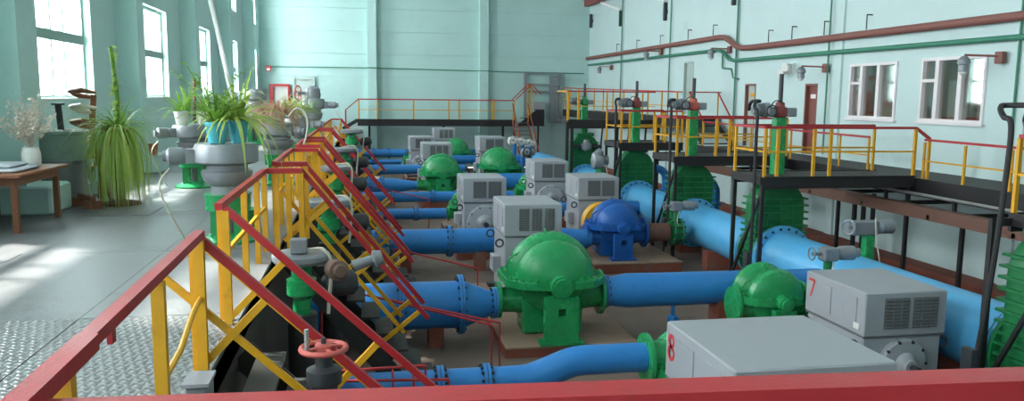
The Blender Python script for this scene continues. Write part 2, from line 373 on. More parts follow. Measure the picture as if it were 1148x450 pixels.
# upper floor of loose steel plates
fl = struct(MB().box(XL, XE, YE, YB, -.22, -.03).box(XL, XR, YN, YE, -.22, -.03), 'floor', 'edge_dark')
random.seed(3)
yj = [YN, -2.2, .4, 3.4, 6.75, 9.6, 12.9, 16.0, 19.2, 22.4, 25.6, 28.8, 32, 35.2, 38.4, 41.5, YB]
for i in range(len(yj) - 1):
    xs = [XL, -3.35, -2.25, XE] if i % 2 else [XL, -3.75, -2.25, XE]
    for j in range(3):
        d = random.uniform(-.004, .003)
        MB().box(xs[j] + .003, xs[j + 1] - .003, yj[i] + .006, yj[i + 1] - .006, -.03, d).build('floor_plate', 'checker' if yj[i] < 6.7 else 'plate', fl)
for i in range(5):
    MB().box(XE + i * 2.72 + .006, XE + (i + 1) * 2.72 - .006, YN, YE - .006, -.03, 0).build('floor_plate', 'checker', fl)
MB().box(-3.92, -3.12, 12.45, 13.3, 0, .012).build('hatch_cover', 'plate', fl)
struct(MB().box(XR - .55, XR, YE, YB, ZP, ZP + .32), 'trim_1', 'plinth_red')

# ------------------------------------------------------------------ railings and stairs
def rail_run(g, pts, post_at, z0f, mid=True, r=.045, posts=True, pm='yellow', tm='red', mm='yellow', pw_=.05):
    """pts: top rail polyline (world); posts straight down to z0f(point)."""
    for a, b in zip(pts[:-1], pts[1:]):
        MB().bar(a, b, r, r).build('top_rail', tm, g)
        if mid:
            d = .45 * (a[2] - z0f(a)); e = .45 * (b[2] - z0f(b))
            MB().bar((a[0], a[1], a[2] - d), (b[0], b[1], b[2] - e), .03, .035).build('mid_rail', mm, g)
    for p in post_at:
        MB().bar((p[0], p[1], z0f(p)), (p[0], p[1], p[2] - r / 2), pw_, pw_).build('post', pm, g)

def stair(y0, y1, xa, xb, z_end, label):
    g = thing('pit_stair', label, 'stairs', (xa, (y0 + y1) / 2, 0), 'yellow and red stairs down to the pumps')
    # rails leave the floor at xa (height .92) and end at xb with height z_end
    sl = (0.92 - z_end) / (xb - xa); n = V((sl, 0, 1)).normalized(); perp = .66
    L = V((xb - xa, 0, z_end - .92))
    for y in (y0, y1):
        MB().bar((xa, y, .92), (xb, y, z_end), .05, .055).build('handrail', 'red', g)
        MB().bar(V((xa, y, .92)) - n * perp * .5 + L * .02, V((xb, y, z_end)) - n * perp * .5 - L * .02, .03, .045).build('mid_rail', 'yellow', g)
        s = MB(); a = V((xa, y, .92)) - n * (perp + .12); b = V((xb, y, z_end)) - n * (perp + .12)
        a2 = a + (b - a) * max(.06, (-.97 - a.x) / (b.x - a.x)); s.bar(a2, b + (b - a) * .14, .02, .24, n); s.build('stringer', 'stringer', g)
        k = 3
        for i in range(k):
            t = .22 + .36 * i; p = V((xa, y, .92)) + L * t
            MB().bar(p - n * (perp + .02), p - n * .02, .05, .05, (0, 1, 0)).build('post', 'yellow', g)
        MB().bar((xa, y, -.02), (xa, y, .9), .06, .06).build('newel_post', 'yellow', g)
    steps = 9
    for i in range(steps):
        t = (i + 1) / (steps + .3) * 1.08; p = V((xa, 0, .92)) + L * t; zz = p.z - .92 - .02
        if zz < ZP + .05: break
        MB().box(p.x - .02, p.x + .2, min(y0, y1) + .012, max(y0, y1) - .012, zz - .03, zz).build('tread', 'stringer', g)
    return g
stair(5.26, 6.43, -1.06, .95, -1.0, 'first open stair into the pit, beside the small handwheel valve')
stair(9.6, 10.35, -.72, .75, -.92, 'second stair into the pit, two red handrails close together, by the potted gearbox')
stair(13.15, 13.9, -.75, .78, -.95, 'third stair into the pit, between the two grey disc gear heads')
stair(15.7, 16.5, -.78, .75, -.95, 'fourth stair into the pit, with a square red rail corner at its top')
stair(20.3, 21.1, -.8, .75, -.95, 'fifth stair into the pit, narrow with paired yellow newel posts')
stair(29.2, 30.0, -.8, .75, -.95, 'last stair into the pit, below the end of the black catwalk')
def guard(y0, y1, label, xs=-.72, posts=(0, .33, .66, 1)):
    g = thing('floor_guardrail', label, 'railing', (-1.12, y0, 0), 'floor edge guardrails')
    pts = [(-1.12, y0, .92), (-1.12, y1, .92)]
    rail_run(g, pts, [(-1.12, y0 + (y1 - y0) * t, .92) for t in posts], lambda p: 0, r=.055, pw_=.055)
    if xs is not None:
        for yy in (y0, y1):
            MB().bar((-1.12, yy, .92), (xs, yy, .92), .055, .055).build('return_rail', 'red', g)
    return g
guard(6.5, 9.52, 'floor edge guardrail between the first and second pit stairs', None, (0.03, .45, .75, .97))
MB_ = thing('landing_rail', 'red landing rail with yellow posts at head of the second stair', 'railing', (-1.12, 9.5, 0))
MB().bar((-1.1, 9.52, .92), (-.7, 9.52, .92), .06, .06).build('top_rail', 'red', MB_)
for x in (-1.0, -.86, -.72): MB().box(x - .03, x + .03, 9.495, 9.545, 0, .89).build('post', 'yellow', MB_)
MB().bar((-1.1, 10.43, .92), (-.7, 10.43, .92), .06, .06).build('top_rail', 'red', MB_)
guard(10.5, 13.05, 'floor edge guardrail between the second and third pit stairs')
guard(14.0, 15.62, 'floor edge guardrail between the third and fourth pit stairs')
guard(16.6, 20.2, 'floor edge guardrail between the fourth and fifth pit stairs', -.75, (0, .25, .5, .75, 1))
guard(21.2, 29.1, 'long floor edge guardrail between the fifth and last pit stairs', -.75, (0, .2, .4, .6, .8, 1))
# nearest guardrail: along the floor edge to the first stair, and the corner
g = thing('floor_guardrail', 'worn red guardrail from the near corner to the first pit stair', 'railing', (-.97, 2.4, 0), 'floor edge guardrails')
MB().bar((-.96, 2.32, .92), (-.97, 2.98, .92), .075, .06).build('top_rail', 'red', g)
MB().bar((-.97, 2.95, .925), (-1.02, 5.24, .92), .06, .05).build('top_rail', 'red', g)
for y, x in ((2.72, -.965), (4.05, -.99), (5.2, -1.02)): MB().box(x - .03, x + .03, y - .025, y + .025, 0, .89).build('post', 'yellow', g)
MB().tube([(-.99, 4.05, .38), (-1.0, 4.5, .4), (-1.01, 4.9, .5), (-1.02, 5.2, .52)], .018, 8).build('mid_rail', 'yellow', g)
MB().box(-.975, -.955, 3.2, 3.25, .84, .9).build('bracket', 'red', g)
# red guardrail right in front of the camera
g = thing('front_guardrail', 'heavy red beam guardrail across the near edge of the pit', 'railing', (0, 2.35, 0))
MB().bar((-1.0, 2.42, .85), (4.2, 2.11, .845), .13, .1).build('top_rail', 'red', g)
for x in (.0, 1.6, 3.2):
    yy = 2.36 - x * .06
    MB().box(x - .025, x + .025, yy - .025, yy + .025, ZP if yy > YE else 0, .8).build('post', 'yellow', g)

# ------------------------------------------------------------------ motors, pumps
DIG = {'7': [[(0, 1), (.55, 1), (.2, 0)]], '8': [[(.28 + .24 * math.cos(a / 12 * 2 * PI), .76 + .22 * math.sin(a / 12 * 2 * PI)) for a in range(13)], [(.28 + .28 * math.cos(a / 12 * 2 * PI), .27 + .27 * math.sin(a / 12 * 2 * PI)) for a in range(13)]]}
def motor(x, y0, L, wd, zb, zt, label, vents=2, digit=None, seam=None):
    g = thing('electric_motor', label, 'motor', (x, y0 + L / 2, zb), 'grey box motors driving the pumps')
    h = zt - zb; zs_ = zt - (seam or .4 * h); hw = wd / 2
    MB().box(x - hw * .96, x + hw * .96, y0 + .04, y0 + L - .04, zb + .06, zs_, .02).build('stator_housing', 'motor', g)
    ub = MB().box(x - hw, x + hw, y0, y0 + L, zs_ + .02, zt, .015).build('cooler_box', 'motor', g)
    MB().box(x - hw * .985, x + hw * .985, y0 + .02, y0 + L - .02, zs_, zs_ + .02).build('seam_gasket', 'motor_seam', g)
    # louvred vents on the near face
    vz0, vz1 = zs_ + .2 * (zt - zs_), zt - .13 * (zt - zs_)
    vw = wd * (.30 if vents == 2 else .17); gap = wd * .05; tot = vents * vw + (vents - 1) * gap
    for i in range(vents):
        vx = x - tot / 2 + i * (vw + gap) + wd * .06
        vb = MB().box(vx, vx + vw, y0 - .012, y0, vz0, vz1).build('vent_panel', 'vent', ub)
        lm = MB(); n = 9
        for k in range(n):
            zz = vz0 + (vz1 - vz0) * (k + .3) / n
            lm.box(vx + .01, vx + vw - .01, y0 - .03, y0 - .012, zz, zz + (vz1 - vz0) / n * .45)
        for k in (1, 2): lm.box(vx + vw * k / 3 - .006, vx + vw * k / 3 + .006, y0 - .032, y0 - .012, vz0, vz1)
        lm.build('louvres', 'motor_seam', ub)
    # end bells: near and far
    zc = zb + .5 * (zs_ - zb); R = min(hw * .82, (zs_ - zb) * .47)
    for sgn, ye in ((-1, y0 + .04), (1, y0 + L - .04)):
        e = MB(); e.rev((x, ye, zc), (0, sgn, 0), [(0, R), (.06, R), (.09, R * .93), (.11, R * .5), (.16, R * .42), (.2, R * .3), (.24, R * .28)], 32)
        eb = e.build('end_shield', 'motor', g)
        b = MB()
        for k in range(10): a = 2 * PI * k / 10; b.cyl((x + R * .92 * math.cos(a), ye + sgn * .06, zc + R * .92 * math.sin(a)), (x + R * .92 * math.cos(a), ye + sgn * .1, zc + R * .92 * math.sin(a)), .022, n=6)
        b.build('bolts', 'dark_metal', eb, kind='stuff')
        MB().cyl((x, ye + sgn * .24, zc), (x, ye + sgn * .36, zc), R * .14, n=14).build('shaft_end', 'dark_metal', g)
    # side panels on the left, lifting lugs, feet
    sp = MB().box(x - hw - .012, x - hw, y0 + .12 * L, y0 + .46 * L, zs_ + .12, zt - .1).box(x - hw - .012, x - hw, y0 + .54 * L, y0 + .88 * L, zs_ + .12, zt - .1)
    sp.build('side_panel', 'motor', ub)
    for yy in (y0 + .12, y0 + L - .12):
        MB().torus((x - hw - .07, yy, zs_ - .12), (0, 1, 0), .07, .018, 14, 6).build('lifting_lug', 'dark_metal', g)
        MB().torus((x + hw + .07, yy, zs_ - .12), (0, 1, 0), .07, .018, 14, 6).build('lifting_lug', 'dark_metal', g)
        for sx in (-1, 1):
            MB().box(x + sx * hw - .12, x + sx * hw + .12, yy - .12, yy + .12, zb, zb + .07).build('foot', 'dark_metal', g)
    MB().box(x - hw - .14, x - hw + .02, y0 + .35 * L, y0 + .62 * L, zb + .25 * h, zb + .42 * h, .012).build('terminal_box', 'motor', g)
    MB().box(x - hw - .02, x - hw, y0 + .08, y0 + .2, zs_ + .1, zs_ + .18).build('rating_plate', 'white_paint', g)
    if digit:
        d = MB(); hh = .24
        for st in DIG[digit]:
            for a, b in zip(st[:-1], st[1:]):
                pa = (x - hw - .014, y0 + L - .1 - a[0] * hh * 1.1, zt - .34 + a[1] * hh); pb = (x - hw - .014, y0 + L - .1 - b[0] * hh * 1.1, zt - .34 + b[1] * hh)
                d.bar(pa, pb, .004, .034, (0, .7, .7))
        d.build('painted_number', 'digit_red', g)
    return g
def plinth(x0, x1, y0, y1, z, label):
    g = thing('equipment_plinth', label, 'plinth', ((x0 + x1) / 2, (y0 + y1) / 2, ZP), 'concrete machine plinths')
    MB().box(x0, x1, y0, y1, ZP, z - .04).build('plinth_body', 'plinth_red', g)
    MB().box(x0 - .01, x1 + .01, y0 - .01, y1 + .01, z - .04, z, .01).build('plinth_top', 'plinth_top', g)
    return g
def pump(x, y, zb, zt, label, col='green', R=None, dir_=1, inlet=.2, outlet=.24, zin=None, zout=None, xin=None, xout=None, spread=1.0, lobes=False):
    """double suction pump, shaft along y; dir_ = +1 motor further away, -1 motor nearer"""
    g = thing('centrifugal_pump', label, 'pump', (x, y, zb), 'double suction pumps')
    zc = zb + (zt - zb) * .56; R = zt - zc
    hp = [(.0, 1.0), (.07, 1.0), (.12, .97), (.155, .91), (.175, .83), (.195, .81), (.215, .835), (.25, .875), (.31, .88), (.4, .83), (.48, .71), (.54, .52), (.57, .3), (.6, .17), (.68, .16)]
    prof = [(-t_, r_) for t_, r_ in reversed(hp[1:])] + hp
    if lobes: prof = [(-.78, .16), (-.62, .2), (-.6, .5), (-.56, .75), (-.48, .93), (-.36, 1.0), (-.24, .95), (-.15, .8), (-.1, .62), (-.06, .55), (.06, .55), (.1, .62), (.15, .8), (.24, .95), (.36, 1.0), (.48, .93), (.56, .75), (.6, .5), (.62, .2), (.78, .16)]
    k = R / .62 * spread
    P = [(t * k, r * R) for t, r in prof]
    up = MB().rev((x, y, zc + .03), (0, 1, 0), P, 28, False, a0=-PI / 2, a1=PI / 2, ref=(0, 0, 1), sx=1.02)
    uo = up.build('upper_casing', col, g)
    lo = MB().rev((x, y, zc - .03), (0, 1, 0), [(t * .8, r * .86) for t, r in P], 28, False, a0=PI / 2, a1=3 * PI / 2, ref=(0, 0, 1), sx=1.0)
    lo.build('lower_casing', col, g)
    # split flange
    fl_ = []; o2 = []
    W1 = R * 1.15; D1 = .45 * k
    fpoly = [(x - W1, y - D1 * .75), (x - W1 * .7, y - D1 * 1.3), (x - .25 * R, y - D1 * 1.52), (x + .25 * R, y - D1 * 1.52), (x + W1 * .7, y - D1 * 1.3), (x + W1, y - D1 * .75), (x + W1, y + D1 * .75), (x + W1 * .7, y + D1 * 1.3), (x - W1 * .7, y + D1 * 1.3), (x - W1, y + D1 * .75)]
    fo = MB().prism(fpoly, 'z', zc - .07, zc + .045).build('split_flange', col, g); fix_normals(fo)
    b = MB()
    for a, c in zip(fpoly, fpoly[1:] + fpoly[:1]):
        m = max(1, int((V(c) - V(a)).length / .11))
        for q in range(m):
            px, py = V(a) + (V(c) - V(a)) * ((q + .5) / m); px = x + (px - x) * .94; py = y + (py - y) * .94
            b.cyl((px, py, zc + .04), (px, py, zc + .09), .02, n=6)
    b.build('flange_bolts', col, fo, kind='stuff')
    # bearing housings
    for sg in (-1, 1):
        ye = y + sg * .66 * k
        MB().rev((x, ye, zc), (0, sg, 0), [(0, R * .2), (.03, R * .25), (.14, R * .25), (.145, R * .2), (.2, R * .2), (.205, R * .1)], 18).build('bearing_housing', col, g)
        # pedestal plate with a square window
        pz1 = zc - R * .22; w1 = R * .38; yy0, yy1 = sorted((ye, ye + sg * .14))
        hz = zb + (pz1 - zb) * .68; hs = .06
        p = MB(); p.box(x - w1, x - hs, yy0, yy1, zb + .05, pz1).box(x + hs, x + w1, yy0, yy1, zb + .05, pz1).box(x - hs, x + hs, yy0, yy1, zb + .05, hz - hs).box(x - hs, x + hs, yy0, yy1, hz + hs, pz1)
        p.build('pedestal', col, g)
        MB().box(x - w1 - .08, x + w1 + .08, yy0 - .06, yy1 + .06, zb, zb + .05).build('foot', col, g)
    # lower body between the pedestals
    MB().box(x - R * .7, x + R * .7, y - .25 * k, y + .25 * k, zb, zc - R * .4, .03).build('base_casting', col, g)
    # suction and discharge nozzles
    zin = zc - .3 * R if zin is None else zin; zout = zc - .25 * R if zout is None else zout
    for xs, xe, zz, rr, nm in ((x - R * .5, xin if xin is not None else x - R * 1.3, zin, inlet, 'suction_nozzle'), (x + R * .5, xout if xout is not None else x + R * 1.3, zout, outlet, 'discharge_nozzle')):
        d = 1 if xe > xs else -1; Ln = abs(xe - xs)
        no = MB().rev((xs, y, zz), (d, 0, 0), [(0, rr * 1.25), (Ln * .5, rr * 1.05), (Ln - .05, rr), (Ln - .05, rr * 1.5), (Ln, rr * 1.5)], 22).build(nm, col, g)
    # lifting eyes and vent cock on top
    MB().torus((x - R * .15, y - .05, zc + R * .98 + .05), (1, 0, 0), .045, .012, 12, 6).build('lifting_eye', col, g)
    MB().hose([(x - R * .75, y - .12 * k, zc + R * .62), (x - R * 1.0, y - .12 * k, zc + R * .45), (x - R * 1.06, y - .12 * k, zc + .05)], .014, 6).build('bleed_pipe', col, g)
    return g

# ------------------------------------------------------------------ pipes
def flange(x, y, z, r, par, mat, ax='x', t=.04, nb=14, name='flange'):
    d = V((1, 0, 0)) if ax == 'x' else V((0, 1, 0)); c = V((x, y, z))
    o = MB().rev(c - d * t, d, [(0, r * 1.26), (2 * t, r * 1.26)], 28).build(name, mat, par)
    MB().rev(c - d * .004, d, [(0, r * 1.27), (.008, r * 1.27)], 28).build('gasket', 'dark_metal', par)
    b = MB(); u = V((0, 0, 1)); w_ = d.cross(u)
    for k in range(nb):
        a = 2 * PI * (k + .5) / nb; p = c + u * (r * 1.13 * math.cos(a)) + w_ * (r * 1.13 * math.sin(a)); b.cyl(p - d * (t + .03), p + d * (t + .03), .016 + r * .02, n=6)
    b.build('bolts', 'dark_metal', o, kind='stuff'); return o
def pipe_x(y, z, prof, fl_, label, mat='blue', name='water_pipe', group='blue pump pipes', supports=()):
    x0 = prof[0][0]; g = thing(name, label, 'pipe', (x0, y, z), group)
    MB().rev((x0, y, z), (1, 0, 0), [(p[0] - x0, p[1]) for p in prof], 28).build('pipe_run', mat, g)
    for fx, r in fl_: flange(fx, y, z, r, g, mat)
    for sx in supports:
        r = prof[0][1]
        MB().box(sx - .12, sx + .12, y - .2, y + .2, ZP, z - r * .8).build('pipe_support', 'plinth_red', g)
    return g
def cab(y, z, x0, x1, path_pts, r, label): pass

# ---- unit 8 (nearest)
plinth(2.8, 4.5, 5.7, 9.35, -1.85, 'red concrete plinth at the end of the bent blue suction pipe')
motor(3.68, 5.85, 1.5, 1.48, -1.85, -.4, 'large grey box motor with a red number 8', 2, '8')
pump(3.72, 8.6, -1.85, -.9, 'green pump hidden behind the motor numbered 8', zin=-1.22, zout=-1.3)
g = thing('water_pipe', 'blue suction pipe with a rising bend, nearest across the pit', 'pipe', (-1, 8.6, -1.4), 'blue pump pipes')
pts = [(-.98, 8.6, -1.4), (1.7, 8.6, -1.4)] + [(1.7 + .75 * t, 8.6, -1.4 + .2 * (3 * t * t - 2 * t ** 3)) for t in (.1, .2, .3, .4, .5, .6, .7, .8, .9)] + [(2.45, 8.6, -1.2), (3.2, 8.6, -1.2)]
MB().tube(pts, .17, 24).build('pipe_run', 'blue', g)
for fx in (.8, 1.32): flange(fx, 8.6, -1.4, .17, g, 'blue')
for sx in (.3, 2.25): MB().box(sx - .1, sx + .1, 8.47, 8.73, ZP, -1.52).build('pipe_support', 'plinth_red', g)
for bx_ in (.28, .5):
    MB().torus((bx_, 8.6, -1.4), (1, 0, 0), .185, .014, 20, 6).build('red_clamp', 'red', g)
# ---- unit 7
plinth(6.1, 7.6, 8.8, 12.55, -1.95, 'red concrete plinth under the dusty motor and lobed pump')
motor(6.86, 9.0, 1.4, 1.18, -1.95, -.65, 'dusty grey box motor with a red number 7', 2, '7', seam=.6)
pump(6.4, 11.75, -1.95, -.9, 'shiny green pump with two round lobes beside motor number 7', zin=-1.5, zout=-1.5, lobes=True)
pipe_x(11.75, -1.5, [(6.96, .2), (7.33, .2)], [(7.0, .2)], 'short blue pipe between the lobed pump and its butterfly valve')
# ---- centre unit
plinth(2.1, 4.2, 11.7, 16.0, -2.02, 'wide concrete plinth under the big green pump')
pump(2.98, 12.6, -2.02, -.42, 'largest shiny green pump with a high dome and bolted split flange', zin=-1.5, zout=-1.42, inlet=.2, outlet=.25, xin=2.1, xout=3.85)
motor(3.1, 14.5, 1.35, 1.1, -2.02, -.2, 'tall grey motor standing just behind the largest green pump', 3, seam=.62)
pipe_x(12.6, -1.55, [(-.98, .38), (1.5, .38), (1.58, .37), (1.95, .22), (2.1, .2)], [(.55, .38), (1.5, .38), (2.06, .2)], 'wide blue suction pipe tapering into the largest green pump', supports=(.1, 1.1))
pipe_x(12.6, -1.42, [(3.86, .22), (4.3, .29), (4.6, .285), (7.85, .27)], [(3.9, .22)], 'straight blue discharge pipe right of the largest green pump', supports=(6.0,))
g = thing('drain_valve', 'small blue drain cock below the straight discharge pipe', 'valve', (5.1, 12.55, -1.95))
MB().cyl((5.1, 12.5, -1.98), (5.1, 12.5, -1.66), .035).build('drain_pipe', 'blue', g)
MB().rev((5.1, 12.5, -1.98), (0, 0, 1), [(0, .05), (.03, .09), (.1, .09), (.14, .05)], 12).build('valve_body', 'blue', g)
MB().torus((5.1, 12.36, -1.9), (0, 1, 0), .06, .012, 12, 6).cyl((5.1, 12.36, -1.9), (5.1, 12.46, -1.9), .012, n=6).build('handle', 'blue', g)
# ---- blue pump unit
plinth(5.1, 7.2, 17.2, 21.6, -1.95, 'rust stained plinth under the blue pump')
pump(5.87, 18.2, -1.95, -.64, 'dark blue pump with a yellow coupling guard', 'blue_pump', zin=-1.5, zout=-1.43, inlet=.2, outlet=.24)
motor(6.0, 20.0, 1.35, 1.1, -1.95, -.28, 'grey motor driving the dark blue pump', 2, seam=.6)
g = thing('coupling_guard', 'yellow coupling guard between the dark blue pump and its motor', 'guard', (5.87, 19.25, -1.6))
MB().rev((5.85, 19.0, -1.32), (0, 1, 0), [(0, .5), (.3, .5)], 20, True, a0=-PI / 2, a1=PI / 2, ref=(0, 0, 1)).build('guard_hood', 'yellow', g)
MB().box(5.36, 5.42, 19.0, 19.3, -1.95, -1.32).box(6.28, 6.34, 19.0, 19.3, -1.95, -1.32).build('guard_legs', 'yellow', g)
pipe_x(18.1, -1.52, [(-.98, .29), (2.1, .29), (4.3, .29), (4.9, .22), (5.25, .2)], [(.3, .29), (.55, .29), (1.9, .29)], 'long blue suction pipe running behind the motor of the largest pump', supports=(.9, 2.6))
pipe_x(18.2, -1.43, [(6.62, .22), (7.22, .22)], [(6.66, .22)], 'short rusty brown pipe right of the dark blue pump', 'rust')
# ---- others
plinth(2.2, 3.7, 19.2, 23.2, -1.85, 'plinth under the grey motor with two vents beside the coiled bell')
motor(2.93, 19.5, 1.35, 1.08, -1.85, -.22, 'grey motor with two dark vents and a round shaft bearing', 2, seam=.62)
pump(2.9, 22.2, -1.85, -.75, 'green pump hidden behind the grey motor with round shaft bearing', zin=-1.48, zout=-1.4, inlet=.14)
pipe_x(22.2, -1.48, [(-.98, .15), (2.24, .15)], [(.3, .15), (1.4, .15)], 'slim blue pipe ending at a small green flange')
pipe_x(22.2, -1.4, [(3.7, .2), (7.85, .2)], [(3.75, .2)], 'blue discharge pipe crossing behind the tall grey motor')
plinth(4.9, 6.4, 23.4, 27.4, -1.85, 'plinth under the middle grey motor of the right row')
motor(5.6, 23.7, 1.35, 1.07, -1.85, -.16, 'middle grey motor of the row beside the blue header pipe', 2, seam=.62)
pump(5.6, 26.4, -1.85, -.75, 'green pump hidden behind the middle grey motor', zin=-1.48, zout=-1.4, inlet=.15)
pipe_x(26.0, -1.48, [(-.98, .17), (4.85, .17)], [(.9, .17), (2.2, .17)], 'thin blue pipe with two flanges in the row before the far green pump')
plinth(1.95, 3.4, 27.2, 31.4, -1.72, 'plinth under the round topped green pump in the left row')
pump(2.65, 28.0, -1.72, -.25, 'bright green pump in the left row with white bleed tube', zin=-1.33, zout=-1.2, inlet=.18, outlet=.24)
motor(2.69, 29.8, 1.35, 1.1, -1.72, .02, 'grey motor behind the green pump with white bleed tube', 3, seam=.6)
pipe_x(28.0, -1.33, [(-.98, .26), (1.0, .26), (1.7, .15), (1.84, .15)], [(.15, .26), (.6, .26)], 'blue pipe tapering into the bright green pump of the left row')
pipe_x(28.0, -1.2, [(3.48, .27), (7.85, .27)], [(3.55, .27)], 'thick blue discharge pipe between the grey motors')
pipe_x(33.8, -1.3, [(-.98, .2), (4.2, .2)], [(.6, .2)], 'blue pipe passing behind the motors with one raised flange')
plinth(4.4, 5.8, 29.2, 33.6, -1.72, 'plinth under the round green pump in the right row')
pump(5.02, 30.0, -1.72, -.16, 'round green pump in the right row in front of a grey motor', zin=-1.3, zout=-1.2)
motor(5.13, 32.0, 1.35, 1.1, -1.72, .14, 'grey motor behind the round green pump of the right row', 2, seam=.6)
plinth(1.8, 3.2, 34.8, 38.6, -1.75, 'plinth under the far left grey motor')
motor(2.48, 35.0, 1.35, 1.02, -1.75, 0, 'far left grey motor with plain side beside a white flange', 2, seam=.6)
pump(2.48, 37.7, -1.75, -.6, 'green pump hidden behind the far left grey motor', zin=-1.3, zout=-1.2)
pipe_x(37.7, -1.3, [(-.98, .11), (1.7, .11)], [(.4, .11)], 'very thin blue pipe near the back wall')
pipe_x(37.7, -1.2, [(3.2, .2), (7.85, .2)], [(3.3, .2)], 'blue discharge pipe near the back wall')
pipe_x(41.95, -1.2, [(-.98, .21), (1.3, .21), (7.5, .2)], [(.5, .21), (1.28, .21)], 'last blue pipe along the back wall')
plinth(3.3, 5.0, 38.2, 41.45, -1.7, 'plinth under the last grey motor at the back wall')
motor(3.98, 40.0, 1.3, 1.07, -1.7, .17, 'last grey motor with three small vents against the back wall', 3, seam=.6)
pump(4.42, 38.95, -1.7, -.3, 'small far green pump beside the last grey motor', zin=-1.2, zout=-1.2)

# ------------------------------------------------------------------ collector (header) with gate valves
CX, CZ, CR = 8.35, -1.38, .5
VY = [8.25, 15.2, 19.6, 24.0, 30.0]
ends = [3.0] + VY + [38.0]
nm = ['near end', 'first', 'second', 'third', 'fourth', 'far end']
HL = ['light blue header pipe behind motor number 7', 'light blue header pipe between the second ribbed valve and motor number 7', 'light blue header pipe beside the dark blue pump', 'light blue header pipe behind the blue pump motor', 'light blue header pipe before the dome topped valve', 'far end of the light blue header pipe near the back wall']
HL[0] = 'light blue header pipe nearest the red beam'; HL[1] = 'light blue header pipe running behind the motor numbered 7'
for i in range(len(ends) - 1):
    y0 = ends[i] + (.33 if i else 0); y1 = ends[i + 1] - (.33 if i < len(VY) else 0)
    g = thing('header_pipe', HL[i], 'pipe', (CX, y0, CZ), 'light blue header pipe sections')
    MB().rev((CX, y0, CZ), (0, 1, 0), [(0, CR), (y1 - y0, CR)], 36).build('pipe_run', 'blue_light', g)
    if i: flange(CX, y0 + .06, CZ, CR, g, 'blue_light', 'y', .05, 20)
    if i < len(VY): flange(CX, y1 - .06, CZ, CR, g, 'blue_light', 'y', .05, 20)
    n = max(1, int((y1 - y0) / 2.5))
    for k in range(n):
        yy = y0 + (y1 - y0) * (k + .5) / n
        MB().box(CX - .5, CX + .5, yy - .15, yy + .15, ZP, CZ - .38).build('saddle', 'plinth_red', g)
VL = ['green ribbed gate valve with a pale rounded bonnet at the right edge', 'ribbed green gate valve under the platform nearest the brown door', 'ribbed green gate valve beside the blue bypass bend', 'ribbed green gate valve beside a grey drum actuator', 'dome topped green gate valve by the black catwalk post']
PZ = [.4, .28, .34, .42, .9]
def dome(cx, hw, zlo, zsh, n=14): return [(cx - hw, zlo), (cx + hw, zlo)] + [(cx + hw * math.cos(PI * i / n), zsh + hw * .95 * math.sin(PI * i / n)) for i in range(n + 1)]
def gate_valve(i):
    y = VY[i]; g = thing('gate_valve', VL[i], 'valve', (CX, y, ZP), 'big green gate valves on the header pipe')
    zt = (.22, .12, .12, .16, .36)[i]; hw = .53
    poly = dome(CX, hw, -1.85, zt - hw * .95)
    seen = []; [seen.append(p) for p in poly if p not in seen]
    b = MB().prism(seen, 'y', y - .22, y + .22).build('valve_body', 'green_valve', g); fix_normals(b)
    ribs = []
    z = -1.5
    while z < zt - .28:
        hwz = hw + .07 if z < zt - hw * .95 else math.sqrt(max(.02, hw ** 2 - ((z - (zt - hw * .95)) / .95) ** 2)) + .07
        MB().box(CX - hwz, CX + hwz, y - .29, y + .29, z, z + .035).build('rib', 'green_valve', g); z += .14
    for sx in (-.28, 0, .28): MB().box(CX + sx - .018, CX + sx + .018, y - .27, y - .22, -1.0, zt - .3).build('vertical_rib', 'green_valve', g)
    MB().box(CX - .34, CX + .34, y - .27, y + .27, zt - .06, zt + .05, .02).build('bonnet_flange', 'green_valve', g)
    for sg in (-1, 1):
        MB().rev((CX, y + sg * .2, CZ), (0, sg, 0), [(0, CR * .95), (.02, CR), (.07, CR), (.07, CR * 1.26), (.13, CR * 1.26)], 32).build('neck', 'green_valve', g)
    MB().box(CX - .3, CX + .3, y - .2, y + .2, ZP, -1.85).build('foot', 'plinth_red', g)
    # yoke column, drive and rising stem
    z1 = 1.42 + (.06 if i > 1 else 0)
    yk = MB(); yk.prism([(CX - .11, y - .1), (CX + .11, y - .1), (CX + .11, y + .1), (CX - .11, y + .1)], 'z', zt, z1); yo = yk.build('yoke_column', 'green', g); fix_normals(yo)
    MB().rev((CX, y, z1), (0, 0, 1), [(0, .11), (.03, .15), (.12, .16), (.2, .15), (.22, .1), (.3, .09), (.32, .06)], 18).build('drive_gearbox', 'wheel_red' if i == 2 else ('darkred' if i in (1, 3) else 'green'), g)
    MB().box(CX + .13, CX + .33, y - .1, y + .1, z1 + .02, z1 + .2, .015).build('limit_switch', 'grey_metal', g)
    d = MB().rev((CX - .18, y, z1 + .16), (-1, 0, -.05), [(0, .07), (.08, .07), (.08, .15), (.2, .15), (.2, .12), (.23, .12), (.23, .14), (.25, .14), (.25, .12), (.28, .12), (.28, .14), (.3, .14), (.3, .12), (.33, .12), (.33, .14), (.35, .14), (.35, .1), (.42, .08)], 18)
    d.build('drive_motor', 'grey_metal', g)
    MB().box(CX - .34, CX - .2, y - .2, y - .1, z1 + .02, z1 + .18, .01).build('terminal_box', 'grey_metal', g)
    MB().torus((CX - .3, y - .24, z1 + .14), (0, 1, 0), .11, .014, 16, 6).build('handwheel', 'dark_metal', g)
    MB().hose([(CX - .3, y - .12, z1 + .2), (CX - .2, y - .18, z1 + .34), (CX - .02, y - .12, z1 + .3)], .012, 6).build('cable', 'dark_metal', g)
    MB().cyl((CX, y, z1 + .3), (CX, y, 2.3), .045, n=10).build('stem', 'dark_metal', g)
    return g
for i in range(5): V4 = gate_valve(i)
